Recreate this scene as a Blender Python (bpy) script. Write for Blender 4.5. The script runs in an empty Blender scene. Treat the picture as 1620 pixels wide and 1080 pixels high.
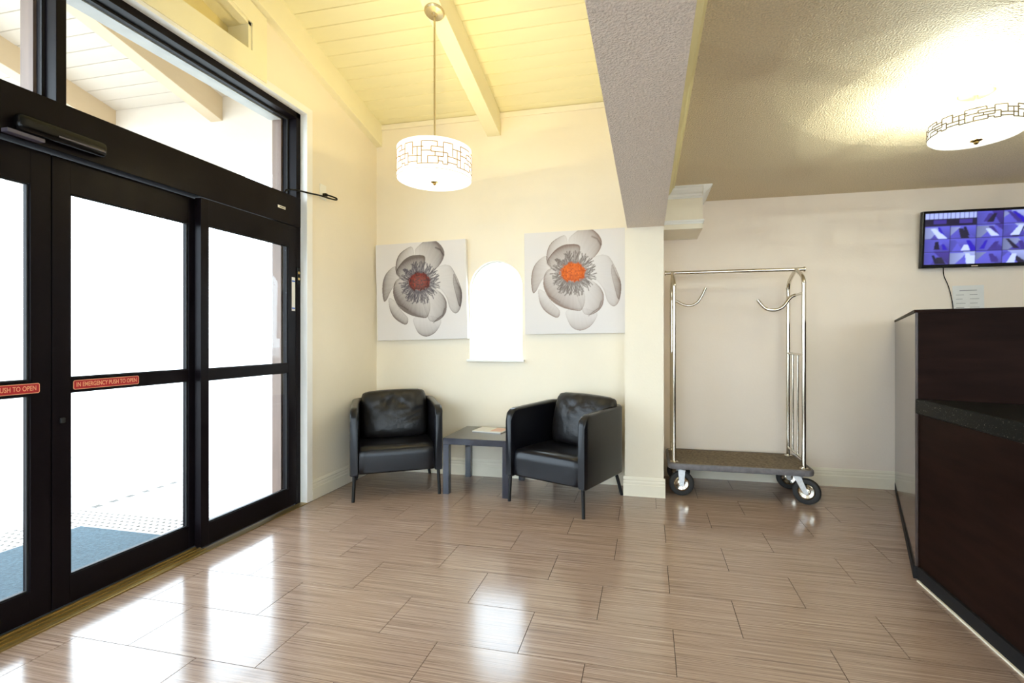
import bpy, bmesh, math, random
import numpy as np
from mathutils import Matrix, Vector
R = math.radians
PI = math.pi
scene = bpy.context.scene
C = scene.collection
random.seed(7)

# ------------------------------------------------------------------ camera
H = 1.252
YAW = 0.2240
cam_data = bpy.data.cameras.new('camera')
cam_data.sensor_fit = 'HORIZONTAL'
cam_data.sensor_width = 36.0
cam_data.lens = 776.8 * 36.0 / 1620.0
cam_data.shift_x = -(847.8 - 810.0) / 1620.0
cam_data.shift_y = -(540.0 - 534.7) / 1620.0
cam_data.clip_start = 0.05
cam_data.clip_end = 400
cam = bpy.data.objects.new('camera', cam_data)
C.objects.link(cam)
cam.location = (0, 0, H)
cam.rotation_euler = (PI / 2, 0, YAW)
scene.camera = cam

# ------------------------------------------------------------------ world, exposure
SKY = 7.6
world = bpy.data.worlds.new('world')
scene.world = world
world.use_nodes = True
bgn = world.node_tree.nodes['Background']
bgn.inputs[0].default_value = (0.75, 0.865, 1.0, 1)
bgn.inputs[1].default_value = SKY
vs = scene.view_settings
scene.display_settings.display_device = 'sRGB'
vs.view_transform = 'Standard'
vs.look = 'None'
vs.exposure = 0.33
vs.gamma = 1.0
vs.use_curve_mapping = False
scene.cycles.use_denoising = True
scene.cycles.max_bounces = 10
scene.cycles.diffuse_bounces = 6
scene.cycles.sample_clamp_indirect = 8
LAMP_WARM = (1.0, 0.81, 0.36)
LAMP_COOL = (0.93, 1.0, 0.83)
PEND_W = 7.6        # watts of each of the four bulbs in the pendant
FLUSH_W = 12.0

# ------------------------------------------------------------------ materials
def principled(name, col, rough=0.6, metal=0.0, coat=0.0, spec=0.5):
    m = bpy.data.materials.new(name)
    m.use_nodes = True
    p = m.node_tree.nodes['Principled BSDF']
    p.inputs['Base Color'].default_value = (*col, 1)
    p.inputs['Roughness'].default_value = rough
    p.inputs['Metallic'].default_value = metal
    p.inputs['Coat Weight'].default_value = coat
    p.inputs['Specular IOR Level'].default_value = spec
    return m, m.node_tree, p

def noise_mat(name, col, rough=0.6, metal=0.0, scale=30, amount=0.06, bump=0.0, bscale=None, coat=0.0,
              stretch=(1, 1, 1), detail=4, spec=0.5, bdist=0.002):
    """a paint or cloth with faint mottling and relief"""
    m, nt, p = principled(name, col, rough, metal, coat, spec)
    tc = nt.nodes.new('ShaderNodeTexCoord')
    mp = nt.nodes.new('ShaderNodeMapping')
    mp.inputs['Scale'].default_value = stretch
    nt.links.new(tc.outputs['Object'], mp.inputs[0])
    n = nt.nodes.new('ShaderNodeTexNoise')
    n.inputs['Scale'].default_value = scale
    n.inputs['Detail'].default_value = detail
    nt.links.new(mp.outputs[0], n.inputs['Vector'])
    r = nt.nodes.new('ShaderNodeValToRGB')
    a = tuple(max(0, c * (1 - amount)) for c in col)
    b = tuple(min(1, c * (1 + amount)) for c in col)
    r.color_ramp.elements[0].color = (*a, 1)
    r.color_ramp.elements[0].position = 0.3
    r.color_ramp.elements[1].color = (*b, 1)
    r.color_ramp.elements[1].position = 0.7
    nt.links.new(n.outputs['Fac'], r.inputs[0])
    nt.links.new(r.outputs[0], p.inputs['Base Color'])
    if bump:
        n2 = nt.nodes.new('ShaderNodeTexNoise')
        n2.inputs['Scale'].default_value = bscale or scale
        n2.inputs['Detail'].default_value = 3
        nt.links.new(mp.outputs[0], n2.inputs['Vector'])
        bp = nt.nodes.new('ShaderNodeBump')
        bp.inputs['Strength'].default_value = bump
        bp.inputs['Distance'].default_value = bdist
        nt.links.new(n2.outputs['Fac'], bp.inputs['Height'])
        nt.links.new(bp.outputs[0], p.inputs['Normal'])
    return m

def emit(name, col, strength):
    m = bpy.data.materials.new(name)
    m.use_nodes = True
    nt = m.node_tree
    nt.nodes.clear()
    e = nt.nodes.new('ShaderNodeEmission')
    e.inputs[0].default_value = (*col, 1)
    e.inputs[1].default_value = strength
    o = nt.nodes.new('ShaderNodeOutputMaterial')
    nt.links.new(e.outputs[0], o.inputs[0])
    return m

M = {}
M['wall'] = noise_mat('wall_paint', (0.88, 0.80, 0.65), 0.55, scale=3, amount=0.015, bump=0.25, bscale=60, bdist=0.003)
M['wall_alcove'] = noise_mat('alcove_paint', (0.90, 0.79, 0.68), 0.6, scale=3, amount=0.015, bump=0.2, bscale=60, bdist=0.003)
M['vault'] = noise_mat('ceiling_board_paint', (0.88, 0.82, 0.53), 0.5, scale=4, amount=0.03, stretch=(0.3, 2, 1))
M['rafter'] = noise_mat('rafter_paint', (0.88, 0.82, 0.58), 0.5, scale=5, amount=0.02)
M['popcorn'] = noise_mat('popcorn_ceiling', (0.80, 0.67, 0.46), 0.6, scale=120, amount=0.14, bump=1.0, bscale=120, bdist=0.010)
M['stucco'] = noise_mat('beam_stucco', (0.90, 0.80, 0.71), 0.7, scale=120, amount=0.10, bump=1.0, bscale=120, bdist=0.008)
M['trim'] = noise_mat('cream_trim_paint', (0.88, 0.81, 0.66), 0.4, scale=8, amount=0.015)
M['white'] = noise_mat('white_trim_paint', (0.88, 0.87, 0.84), 0.4, scale=8, amount=0.01)
M['black_alu'] = noise_mat('dark_bronze_metal', (0.006, 0.004, 0.0055), 0.36, scale=40, amount=0.1, spec=0.10)
M['brown_alu'] = noise_mat('brown_outer_trim', (0.20, 0.13, 0.10), 0.5, scale=20, amount=0.15, stretch=(1, 1, 0.1))
M['gap'] = principled('rubber_seal', (0.006, 0.006, 0.007), 0.7)[0]
M['gold'] = noise_mat('brass_threshold', (0.42, 0.30, 0.11), 0.35, metal=0.85, scale=80, amount=0.2, stretch=(1, 0.05, 1))
M['leather'] = noise_mat('black_leather', (0.005, 0.0052, 0.008), 0.28, scale=140, amount=0.2, bump=0.2, bscale=260, bdist=0.0008, spec=0.36)
M['leather_soft'] = noise_mat('black_leather_cushion', (0.010, 0.009, 0.010), 0.36, scale=20, amount=0.2, bump=0.45, bscale=9, bdist=0.02, spec=0.4)
M['leg'] = principled('black_steel', (0.008, 0.008, 0.009), 0.4, spec=.3)[0]
M['table'] = noise_mat('black_lacquer', (0.009, 0.013, 0.030), 0.20, scale=60, amount=0.04, spec=0.7, coat=.4)
M['chrome'] = principled('polished_steel', (0.68, 0.63, 0.54), 0.12, 1.0)[0]
M['zinc'] = noise_mat('zinc_plate', (0.62, 0.63, 0.64), 0.32, metal=0.9, scale=60, amount=0.08)
M['tyre'] = noise_mat('tyre_rubber', (0.022, 0.021, 0.021), 0.65, scale=100, amount=0.2)
M['carpet'] = noise_mat('deck_carpet', (0.17, 0.13, 0.085), 0.95, scale=55, amount=0.45, bump=0.8, bscale=400, bdist=0.004)
M['bumper'] = noise_mat('grey_bumper', (0.16, 0.15, 0.16), 0.5, scale=30, amount=0.2)
M['laminate'] = noise_mat('espresso_laminate', (0.014, 0.0062, 0.0045), 0.45, scale=3, amount=0.3, stretch=(1, 1, 6), spec=0.03)
M['laminate_side'] = noise_mat('espresso_laminate_gloss', (0.05, 0.03, 0.025), 0.20, scale=3, amount=0.2, stretch=(1, 1, 6), spec=0.5, coat=0.3)
M['rubber_base'] = principled('dark_rubber_base', (0.014, 0.013, 0.014), 0.6, spec=.15)[0]
M['granite'] = None
M['brass'] = noise_mat('antique_brass', (0.62, 0.45, 0.18), 0.28, metal=1.0, scale=10, amount=0.1)
M['nickel'] = noise_mat('brushed_nickel', (0.66, 0.55, 0.34), 0.3, metal=1.0, scale=200, amount=0.1, stretch=(1, 1, 0.05))
def lit_shade(name, col, strength, see=0.5):
    """a thin lit fabric or glass shade: glows itself and lets the bulbs' light through"""
    m = emit(name, col, strength)
    nt = m.node_tree
    e = [n for n in nt.nodes if n.type == 'EMISSION'][0]; o = [n for n in nt.nodes if n.type == 'OUTPUT_MATERIAL'][0]
    t = nt.nodes.new('ShaderNodeBsdfTransparent'); mx = nt.nodes.new('ShaderNodeMixShader'); mx.inputs[0].default_value = see
    nt.links.new(e.outputs[0], mx.inputs[1]); nt.links.new(t.outputs[0], mx.inputs[2]); nt.links.new(mx.outputs[0], o.inputs[0])
    return m
M['pend_shade'] = lit_shade('lit_shade_warm', (1.0, 0.93, 0.80), 1.9)
M['flush_shade'] = lit_shade('lit_shade_cool', (0.93, 1.0, 0.90), 1.35, 0.5)
def ink_on_shade(name, col):
    m, nt, p = principled(name, col, 0.6)
    o = [n for n in nt.nodes if n.type == 'OUTPUT_MATERIAL'][0]
    t = nt.nodes.new('ShaderNodeBsdfTransparent'); t.inputs[0].default_value = (1, .8, .45, 1)
    mx = nt.nodes.new('ShaderNodeMixShader'); mx.inputs[0].default_value = 0.16
    nt.links.new(p.outputs[0], mx.inputs[1]); nt.links.new(t.outputs[0], mx.inputs[2]); nt.links.new(mx.outputs[0], o.inputs[0])
    return m
M['pattern'] = ink_on_shade('bronze_pattern_line', (0.36, 0.20, 0.06))
M['pattern_dark'] = ink_on_shade('dark_pattern_line', (0.05, 0.03, 0.012))
M['plastic_black'] = principled('black_plastic', (0.003, 0.003, 0.0035), 0.22, spec=.25)[0]
M['plastic_white'] = principled('white_plastic', (0.90, 0.88, 0.80), 0.35)[0]
M['lens'] = principled('grey_lens', (0.10, 0.09, 0.12), 0.2)[0]
M['sticker_red'] = noise_mat('red_sticker', (0.42, 0.010, 0.018), 0.45, scale=50, amount=0.05)
M['sticker_line'] = principled('pale_orange_print', (0.85, 0.40, 0.22), 0.5)[0]
M['paper'] = noise_mat('white_paper', (0.80, 0.79, 0.77), 0.7, scale=20, amount=0.02)
M['ink'] = principled('grey_ink', (0.35, 0.34, 0.35), 0.7)[0]
M['ink_pink'] = principled('pink_print', (0.75, 0.50, 0.42), 0.6)[0]
M['ink_blue'] = principled('blue_print', (0.03, 0.12, 0.55), 0.6)[0]
M['canvas'] = noise_mat('canvas_edge', (0.82, 0.80, 0.79), 0.8, scale=60, amount=0.02)
M['concrete'] = noise_mat('pale_concrete', (0.50, 0.49, 0.47), 0.85, scale=9, amount=0.10)
M['paver'] = noise_mat('pale_paver', (0.52, 0.50, 0.48), 0.85, scale=22, amount=0.10)
M['joint'] = principled('pavement_joint', (0.12, 0.11, 0.10), 0.9)[0]
M['mat_blue'] = noise_mat('blue_door_mat', (0.050, 0.088, 0.115), 0.95, scale=60, amount=0.3, bump=0.6, bscale=200, bdist=0.006)
M['porch_wood'] = noise_mat('porch_board_paint', (0.56, 0.48, 0.40), 0.6, scale=4, amount=0.03, stretch=(0.3, 2, 1))
M['porch_rafter'] = noise_mat('porch_rafter_paint', (0.55, 0.42, 0.28), 0.6, scale=4, amount=0.04)
M['niche'] = noise_mat('niche_paint', (0.80, 0.68, 0.33), 0.5, scale=5, amount=0.03)
M['dot_dark'] = principled('warning_dome', (0.30, 0.28, 0.27), 0.8)[0]

def make_granite():
    m, nt, p = principled('black_granite', (0.006, 0.007, 0.007), 0.3, spec=.08)
    tc = nt.nodes.new('ShaderNodeTexCoord')
    v = nt.nodes.new('ShaderNodeTexNoise')
    v.inputs['Scale'].default_value = 190
    v.inputs['Detail'].default_value = 2
    nt.links.new(tc.outputs['Object'], v.inputs['Vector'])
    r = nt.nodes.new('ShaderNodeValToRGB')
    r.color_ramp.elements[0].position = 0.66
    r.color_ramp.elements[0].color = (0.004, 0.0045, 0.0045, 1)
    r.color_ramp.elements[1].position = 0.76
    r.color_ramp.elements[1].color = (0.30, 0.28, 0.24, 1)
    nt.links.new(v.outputs['Fac'], r.inputs[0])
    nt.links.new(r.outputs[0], p.inputs['Base Color'])
    return m
M['granite'] = make_granite()

def make_tile():
    m, nt, p = principled('linear_grain_tile', (0.4, 0.3, 0.25), 0.2, spec=0.8)
    tc = nt.nodes.new('ShaderNodeTexCoord')
    oi = nt.nodes.new('ShaderNodeObjectInfo')
    mul = nt.nodes.new('ShaderNodeMath'); mul.operation = 'MULTIPLY'; mul.inputs[1].default_value = 60
    nt.links.new(oi.outputs['Random'], mul.inputs[0])
    cmb = nt.nodes.new('ShaderNodeCombineXYZ')
    nt.links.new(mul.outputs[0], cmb.inputs[0]); nt.links.new(mul.outputs[0], cmb.inputs[1])
    add = nt.nodes.new('ShaderNodeVectorMath'); add.operation = 'ADD'
    nt.links.new(tc.outputs['Object'], add.inputs[0]); nt.links.new(cmb.outputs[0], add.inputs[1])
    def streak(sx, sy, detail, dist):
        mp = nt.nodes.new('ShaderNodeMapping'); mp.inputs['Scale'].default_value = (sx, sy, 1)
        nt.links.new(add.outputs[0], mp.inputs[0])
        n = nt.nodes.new('ShaderNodeTexNoise')
        n.inputs['Scale'].default_value = 1.0
        n.inputs['Detail'].default_value = detail
        n.inputs['Roughness'].default_value = 0.65
        nt.links.new(mp.outputs[0], n.inputs['Vector'])
        return n
    a = streak(1.3, 125, 5, 0)
    b = streak(3.0, 430, 3, 0)
    mix = nt.nodes.new('ShaderNodeMix'); mix.data_type = 'FLOAT'
    mix.inputs[0].default_value = 0.42
    nt.links.new(a.outputs['Fac'], mix.inputs[2]); nt.links.new(b.outputs['Fac'], mix.inputs[3])
    r = nt.nodes.new('ShaderNodeValToRGB')
    cr = r.color_ramp
    cr.elements[0].position = 0.34; cr.elements[0].color = (0.115, 0.07, 0.053, 1)
    cr.elements[1].position = 0.66; cr.elements[1].color = (0.55, 0.435, 0.365, 1)
    e = cr.elements.new(0.46); e.color = (0.295, 0.203, 0.155, 1)
    e = cr.elements.new(0.55); e.color = (0.39, 0.278, 0.215, 1)
    nt.links.new(mix.outputs[0], r.inputs[0])
    nt.links.new(r.outputs[0], p.inputs['Base Color'])
    mr = nt.nodes.new('ShaderNodeMapRange')
    mr.inputs['From Min'].default_value = 0.3; mr.inputs['From Max'].default_value = 0.7
    mr.inputs['To Min'].default_value = 0.115; mr.inputs['To Max'].default_value = 0.20
    nt.links.new(mix.outputs[0], mr.inputs['Value'])
    nt.links.new(mr.outputs[0], p.inputs['Roughness'])
    bp = nt.nodes.new('ShaderNodeBump'); bp.inputs['Strength'].default_value = 0.10; bp.inputs['Distance'].default_value = 0.0006
    nt.links.new(mix.outputs[0], bp.inputs['Height']); nt.links.new(bp.outputs[0], p.inputs['Normal'])
    return m
M['tile'] = make_tile()
M['grout'] = principled('dark_grout', (0.04, 0.026, 0.02), 0.9, spec=.1)[0]

def make_glass():
    m = bpy.data.materials.new('clear_pane')
    m.use_nodes = True
    nt = m.node_tree; nt.nodes.clear()
    tr = nt.nodes.new('ShaderNodeBsdfTransparent'); tr.inputs[0].default_value = (0.96, 0.98, 0.97, 1)
    gl = nt.nodes.new('ShaderNodeBsdfGlossy'); gl.inputs['Roughness'].default_value = 0.02
    lw = nt.nodes.new('ShaderNodeLayerWeight'); lw.inputs[0].default_value = 0.5
    pw = nt.nodes.new('ShaderNodeMath'); pw.operation = 'POWER'; pw.inputs[1].default_value = 4.5
    nt.links.new(lw.outputs['Facing'], pw.inputs[0])
    fr = nt.nodes.new('ShaderNodeMath'); fr.operation = 'MULTIPLY_ADD'; fr.inputs[1].default_value = 0.6; fr.inputs[2].default_value = 0.03
    nt.links.new(pw.outputs[0], fr.inputs[0])
    mx = nt.nodes.new('ShaderNodeMixShader')
    o = nt.nodes.new('ShaderNodeOutputMaterial')
    nt.links.new(fr.outputs[0], mx.inputs[0]); nt.links.new(tr.outputs[0], mx.inputs[1])
    nt.links.new(gl.outputs[0], mx.inputs[2]); nt.links.new(mx.outputs[0], o.inputs[0])
    return m
M['glass'] = make_glass()

def attr_mat(name, rough=0.7, emission=0.0):
    m, nt, p = principled(name, (0.8, 0.8, 0.8), rough)
    a = nt.nodes.new('ShaderNodeAttribute'); a.attribute_name = 'print'
    if emission:
        p.inputs['Base Color'].default_value = (0.01, 0.01, 0.01, 1)
        nt.links.new(a.outputs['Color'], p.inputs['Emission Color'])
        p.inputs['Emission Strength'].default_value = emission
    else:
        nt.links.new(a.outputs['Color'], p.inputs['Base Color'])
    return m
M['print'] = attr_mat('printed_canvas', 0.75)
M['screen'] = attr_mat('lit_screen', 0.12, 1.0)

# ------------------------------------------------------------------ helpers
WM = {}
def link(o, parent=None):
    C.objects.link(o)
    if parent is not None:
        o.parent = parent
    return o

def tag(o, label=None, cat=None, group=None, kind=None):
    if label: o['label'] = label
    if cat: o['category'] = cat
    if group: o['group'] = group
    if kind: o['kind'] = kind
    return o

def empty(name, loc=(0, 0, 0), rz=0.0):
    o = bpy.data.objects.new(name, None)
    o.empty_display_size = 0.1
    C.objects.link(o)
    o.location = loc
    o.rotation_euler = (0, 0, rz)
    WM[o] = Matrix.Translation(loc) @ Matrix.Rotation(rz, 4, 'Z')
    return o

def put(name, bm, mat, parent=None, smooth=False, local=False, origin=None):
    """link a bmesh built in world coordinates (local=True: in its parent's) as one mesh object"""
    me = bpy.data.meshes.new(name)
    bmesh.ops.recalc_face_normals(bm, faces=bm.faces)
    bm.to_mesh(me); bm.free()
    pm = WM.get(parent, Matrix.Identity(4)) if parent is not None else Matrix.Identity(4)
    o = bpy.data.objects.new(name, me)
    if local:
        WM[o] = pm.copy()
    else:
        me.transform(pm.inverted())
        WM[o] = pm.copy()
        if origin is not None:
            ol = pm.inverted() @ Vector(origin)
            me.transform(Matrix.Translation(-ol))
            o.location = ol
            WM[o] = pm @ Matrix.Translation(ol)
    if mat is not None:
        me.materials.append(mat)
    if smooth:
        me.polygons.foreach_set('use_smooth', [True] * len(me.polygons))
        if smooth != 'all':
            sharp_by_angle(me, R(38))
    link(o, parent)
    return o

def sharp_by_angle(me, ang):
    b = bmesh.new(); b.from_mesh(me)
    for e in b.edges:
        if len(e.link_faces) == 2 and e.calc_face_angle(0) > ang:
            e.smooth = False
    b.to_mesh(me); b.free()

def box(bm, x0, x1, y0, y1, z0, z1, bev=0.0, seg=2):
    r = bmesh.ops.create_cube(bm, size=1)
    v = r['verts']
    bmesh.ops.scale(bm, vec=(x1 - x0, y1 - y0, z1 - z0), verts=v)
    bmesh.ops.translate(bm, vec=((x0 + x1) / 2, (y0 + y1) / 2, (z0 + z1) / 2), verts=v)
    if bev:
        es = list({e for q in v for e in q.link_edges})
        bmesh.ops.bevel(bm, geom=es, offset=bev, segments=seg, affect='EDGES', profile=0.5)
    return bm

def nb(): return bmesh.new()
def bx(*a, **k):
    b = nb(); box(b, *a, **k); return b

def prism(bm, pts, z0, z1, axis='z', bev=0.0):
    """extrude a polygon: axis z: pts=(x,y); axis y: pts=(x,z) from y=z0..z1; axis x: pts=(y,z) from x=z0..z1"""
    def P(p, t):
        return {'z': (p[0], p[1], t), 'y': (p[0], t, p[1]), 'x': (t, p[0], p[1])}[axis]
    a = [bm.verts.new(P(p, z0)) for p in pts]
    b = [bm.verts.new(P(p, z1)) for p in pts]
    bm.faces.new(a); bm.faces.new(list(reversed(b)))
    n = len(pts)
    for i in range(n):
        bm.faces.new((a[i], a[(i + 1) % n], b[(i + 1) % n], b[i]))
    if bev:
        bmesh.ops.bevel(bm, geom=list({e for q in a + b for e in q.link_edges}), offset=bev, segments=2, affect='EDGES', profile=0.5)
    return bm

def tube(bm, path, r, seg=12, cap=True):
    path = [Vector(p) for p in path]
    n = len(path)
    rr = r if isinstance(r, (list, tuple)) else [r] * n
    rings = []
    t0 = (path[1] - path[0]).normalized()
    up = Vector((0, 0, 1)) if abs(t0.z) < 0.9 else Vector((1, 0, 0))
    nrm = t0.cross(up).normalized()
    for i in range(n):
        if i == 0: t = path[1] - path[0]
        elif i == n - 1: t = path[-1] - path[-2]
        else: t = path[i + 1] - path[i - 1]
        t.normalize()
        nrm = (nrm - t * nrm.dot(t)).normalized()
        bn = t.cross(nrm)
        rings.append([bm.verts.new(path[i] + (nrm * math.cos(2 * PI * k / seg) + bn * math.sin(2 * PI * k / seg)) * rr[i]) for k in range(seg)])
    for i in range(n - 1):
        for k in range(seg):
            bm.faces.new((rings[i][k], rings[i][(k + 1) % seg], rings[i + 1][(k + 1) % seg], rings[i + 1][k]))
    if cap:
        bm.faces.new(list(reversed(rings[0]))); bm.faces.new(rings[-1])
    return bm

def lathe(bm, prof, seg=32, center=(0, 0, 0), rot=None):
    vs_ = []
    rings = []
    for (r, z) in prof:
        if r < 1e-6:
            rings.append([bm.verts.new((0, 0, z))])
        else:
            rings.append([bm.verts.new((r * math.cos(2 * PI * k / seg), r * math.sin(2 * PI * k / seg), z)) for k in range(seg)])
        vs_ += rings[-1]
    for a, b in zip(rings, rings[1:]):
        for k in range(seg):
            k2 = (k + 1) % seg
            if len(a) == 1 and len(b) > 1: bm.faces.new((a[0], b[k2], b[k]))
            elif len(b) == 1 and len(a) > 1: bm.faces.new((a[k], a[k2], b[0]))
            elif len(a) > 1: bm.faces.new((a[k], a[k2], b[k2], b[k]))
    m = Matrix.Translation(center)
    if rot is not None: m = m @ rot
    bmesh.ops.transform(bm, matrix=m, verts=vs_)
    return bm

def spline(pts, n=8):
    P = [Vector(p) for p in pts]
    P = [P[0] * 2 - P[1]] + P + [P[-1] * 2 - P[-2]]
    out = []
    for i in range(1, len(P) - 2):
        for k in range(n):
            t = k / n
            a, b, c, d = P[i - 1], P[i], P[i + 1], P[i + 2]
            out.append(0.5 * ((2 * b) + (c - a) * t + (2 * a - 5 * b + 4 * c - d) * t * t + (3 * b - a - 3 * c + d) * t ** 3))
    out.append(P[-2])
    return out

def text_bm(body, size, mat4, extrude=0.0004, squeeze=1.0, font_bold=0.0):
    cu = bpy.data.curves.new('txt', 'FONT')
    cu.body = body; cu.size = size; cu.align_x = 'CENTER'; cu.align_y = 'CENTER'
    cu.extrude = extrude; cu.offset = font_bold; cu.resolution_u = 3
    o = bpy.data.objects.new('txt', cu)
    C.objects.link(o)
    dg = bpy.context.evaluated_depsgraph_get()
    dg.update()
    me = bpy.data.meshes.new_from_object(o.evaluated_get(dg))
    b = nb(); b.from_mesh(me)
    bmesh.ops.transform(b, matrix=mat4 @ Matrix.Diagonal((squeeze, 1, 1, 1)), verts=b.verts)
    bpy.data.objects.remove(o); bpy.data.curves.remove(cu); bpy.data.meshes.remove(me)
    return b

def grid_print(name, img, mat4, mat, parent):
    """a flat print: a fine grid whose points carry the printed colour. img[row from top][col] linear rgb"""
    h, w, _ = img.shape
    xs = np.linspace(-0.5, 0.5, w); ys = np.linspace(0.5, -0.5, h)
    X, Y = np.meshgrid(xs, ys)
    co = np.stack([X, Y, np.zeros_like(X)], -1).reshape(-1, 3)
    m = np.array(mat4)
    co = co @ m[:3, :3].T + m[:3, 3]
    idx = np.arange(h * w).reshape(h, w)
    f = np.stack([idx[1:, :-1], idx[1:, 1:], idx[:-1, 1:], idx[:-1, :-1]], -1).reshape(-1, 4)
    me = bpy.data.meshes.new(name)
    me.vertices.add(h * w); me.vertices.foreach_set('co', co.ravel().astype(np.float32))
    nf = len(f)
    me.loops.add(nf * 4); me.loops.foreach_set('vertex_index', f.ravel().astype(np.int32))
    me.polygons.add(nf); me.polygons.foreach_set('loop_start', np.arange(0, nf * 4, 4, dtype=np.int32))
    me.update(calc_edges=True)
    at = me.color_attributes.new('print', 'FLOAT_COLOR', 'POINT')
    col = np.ones((h * w, 4), np.float32); col[:, :3] = img.reshape(-1, 3)
    at.data.foreach_set('color', col.ravel())
    me.materials.append(mat)
    pm = WM.get(parent, Matrix.Identity(4))
    me.transform(pm.inverted())
    o = bpy.data.objects.new(name, me)
    WM[o] = pm.copy()
    return link(o, parent)

# ================================================================== THE SETTING
XW = -2.535          # face of the left (door) wall
YB = 4.25            # face of the back wall
YC = 3.98            # face of the column
YA = 4.62            # face of the alcove wall
ZL = 2.475           # low ceiling
YR = -2.2            # wall behind the camera
XR = 3.7             # right wall
SL = 0.24
def zc(y): return 3.288 + SL * (4.23 - y)

# ---- floor: grout bed and every tile
fl = put('floor', bx(-2.60, XR, YR, YA + 0.1, -0.06, -0.0035), M['grout'])
tag(fl, kind='structure')
TW = 0.305
offs = {-1: 1.226, 0: 0.345, 1: 1.276, 2: 0.345, 3: 1.395, 4: 0.355, 5: 1.35, 6: 0.20, 7: 1.25, 8: 0.25}
tile_cache = {}
def tile_mesh(w, d):
    k = (round(w, 4), round(d, 4))
    if k not in tile_cache:
        b = nb(); box(b, -w / 2, w / 2, -d / 2, d / 2, -0.0035, 0.0)
        me = bpy.data.meshes.new('tile'); bmesh.ops.recalc_face_normals(b, faces=b.faces); b.to_mesh(me); b.free()
        me.materials.append(M['tile']); tile_cache[k] = me
    return tile_cache[k]
n = 8
XL0 = -2.515
while True:
    y1 = 2.191 + n * TW; y0 = y1 - TW
    if y1 < -0.9: break
    o_ = offs.get(n, 0.345 if n % 2 == 0 else 1.28) * TW
    k = -9
    while True:
        x0 = o_ + 2 * TW * k; x1 = x0 + 2 * TW; k += 1
        if x0 > 3.1: break
        a0, a1 = max(x0, XL0), min(x1, XR)
        c1 = min(y1, YA)
        if a1 - a0 < 0.02 or c1 - y0 < 0.01: continue
        if a1 < -0.2 and y0 > YB: continue
        g = 0.0015
        t = bpy.data.objects.new('tile', tile_mesh(a1 - a0 - 2 * g, c1 - y0 - 2 * g))
        t.location = ((a0 + a1) / 2, (y0 + c1) / 2, random.uniform(-0.0003, 0.0))
        link(t, fl)
    n -= 1

# ---- back wall with the arched window opening
WX0, WX1, WZ0, WZS = -1.589, -1.093, 1.06, 1.703
WC = (WX0 + WX1) / 2; WR = (WX1 - WX0) / 2
bm = nb()
TH = 0.16
box(bm, XW - 0.3, WX0, YB, YB + TH, 0, 3.7)
box(bm, WX1, 0.0, YB, YB + TH, 0, 3.7)
box(bm, WX0, WX1, YB, YB + TH, 0, WZ0)
for s in (-1, 1):
    arc = [(WC + s * WR * math.sin(a), WZS + WR * math.cos(a)) for a in [PI / 2 * i / 14 for i in range(15)]]
    pts = [(WC, 3.7)] + arc + [(WC + s * WR, 3.7)]
    prism(bm, pts, YB, YB + TH, 'y')
tag(put('wall_back', bm, M['wall']), kind='structure')
w1 = empty('window_1', (WC, YB, WZ0)); tag(w1, kind='structure')
pts = [(WX0 + .004, WZ0 + .004)] + [(WC + (WR - .004) * math.cos(a), WZS + (WR - .004) * math.sin(a)) for a in [PI - PI * i / 24 for i in range(25)]] + [(WX1 - .004, WZ0 + .004)]
bm = nb(); prism(bm, pts, YB + 0.040, YB + 0.046, 'y'); put('window_pane', bm, M['glass'], w1)
put('window_sill', bx(WX0 - 0.015, WX1 + 0.025, YB - 0.045, YB + 0.10, WZ0 - 0.02, WZ0 + .001, bev=0.003), M['white'], w1)
# thin white frame round the pane
bm = nb()
po = [(WX0, WZ0), (WX0, WZS)] + [(WC + WR * math.cos(a), WZS + WR * math.sin(a)) for a in [PI - PI * i / 20 for i in range(1, 21)]] + [(WX1, WZ0)]
pi_ = [(WX0 + .007, WZ0 + .007), (WX0 + .007, WZS)] + [(WC + (WR - .007) * math.cos(a), WZS + (WR - .007) * math.sin(a)) for a in [PI - PI * i / 20 for i in range(1, 21)]] + [(WX1 - .007, WZ0 + .007)]
for i in range(len(po)):
    j = (i + 1) % len(po)
    prism(bm, [po[i], po[j], pi_[j], pi_[i]], YB + 0.047, YB + 0.07, 'y')
put('window_frame', bm, M['white'], w1)

# thin crown strip at the top of the back wall
bm = nb(); box(bm, XW + .06, -0.17, YB - 0.014, YB, zc(YB) - 0.05, zc(YB) - 0.004)
tag(put('trim_1', bm, M['trim']), kind='structure')

# ---- column, dropped beam, alcove
bm = nb(); box(bm, -0.178, 0.122, YC, YA + 0.1, 0, 2.132); box(bm, -0.178, 0.122, YC, YA + 0.1, 2.1, ZL)
tag(put('wall_column', bx(-0.178, 0.122, YC, YA + 0.1, 0, 2.132), M['wall']), kind='structure')
tag(put('beam', bx(-0.160, 0.125, YR, YA + 0.1, 2.131, ZL + 0.05), M['stucco']), kind='structure')
tag(put('wall_above_beam', bx(-0.160, 0.0, YR, YB + 0.1, ZL + 0.04, 5.1), M['wall']), kind='structure')
tag(put('wall_alcove', bx(0.1, XR + 0.1, YA, YA + 0.12, 0, ZL + 0.1), M['wall_alcove']), kind='structure')
tag(put('ceiling_low', bx(0.11, XR + 0.1, YR, YA + 0.1, ZL, ZL + 0.08), M['popcorn']), kind='structure')
tag(put('wall_right', bx(XR, XR + 0.1, YR, YA, 0, ZL), M['wall_alcove']), kind='structure')
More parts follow.
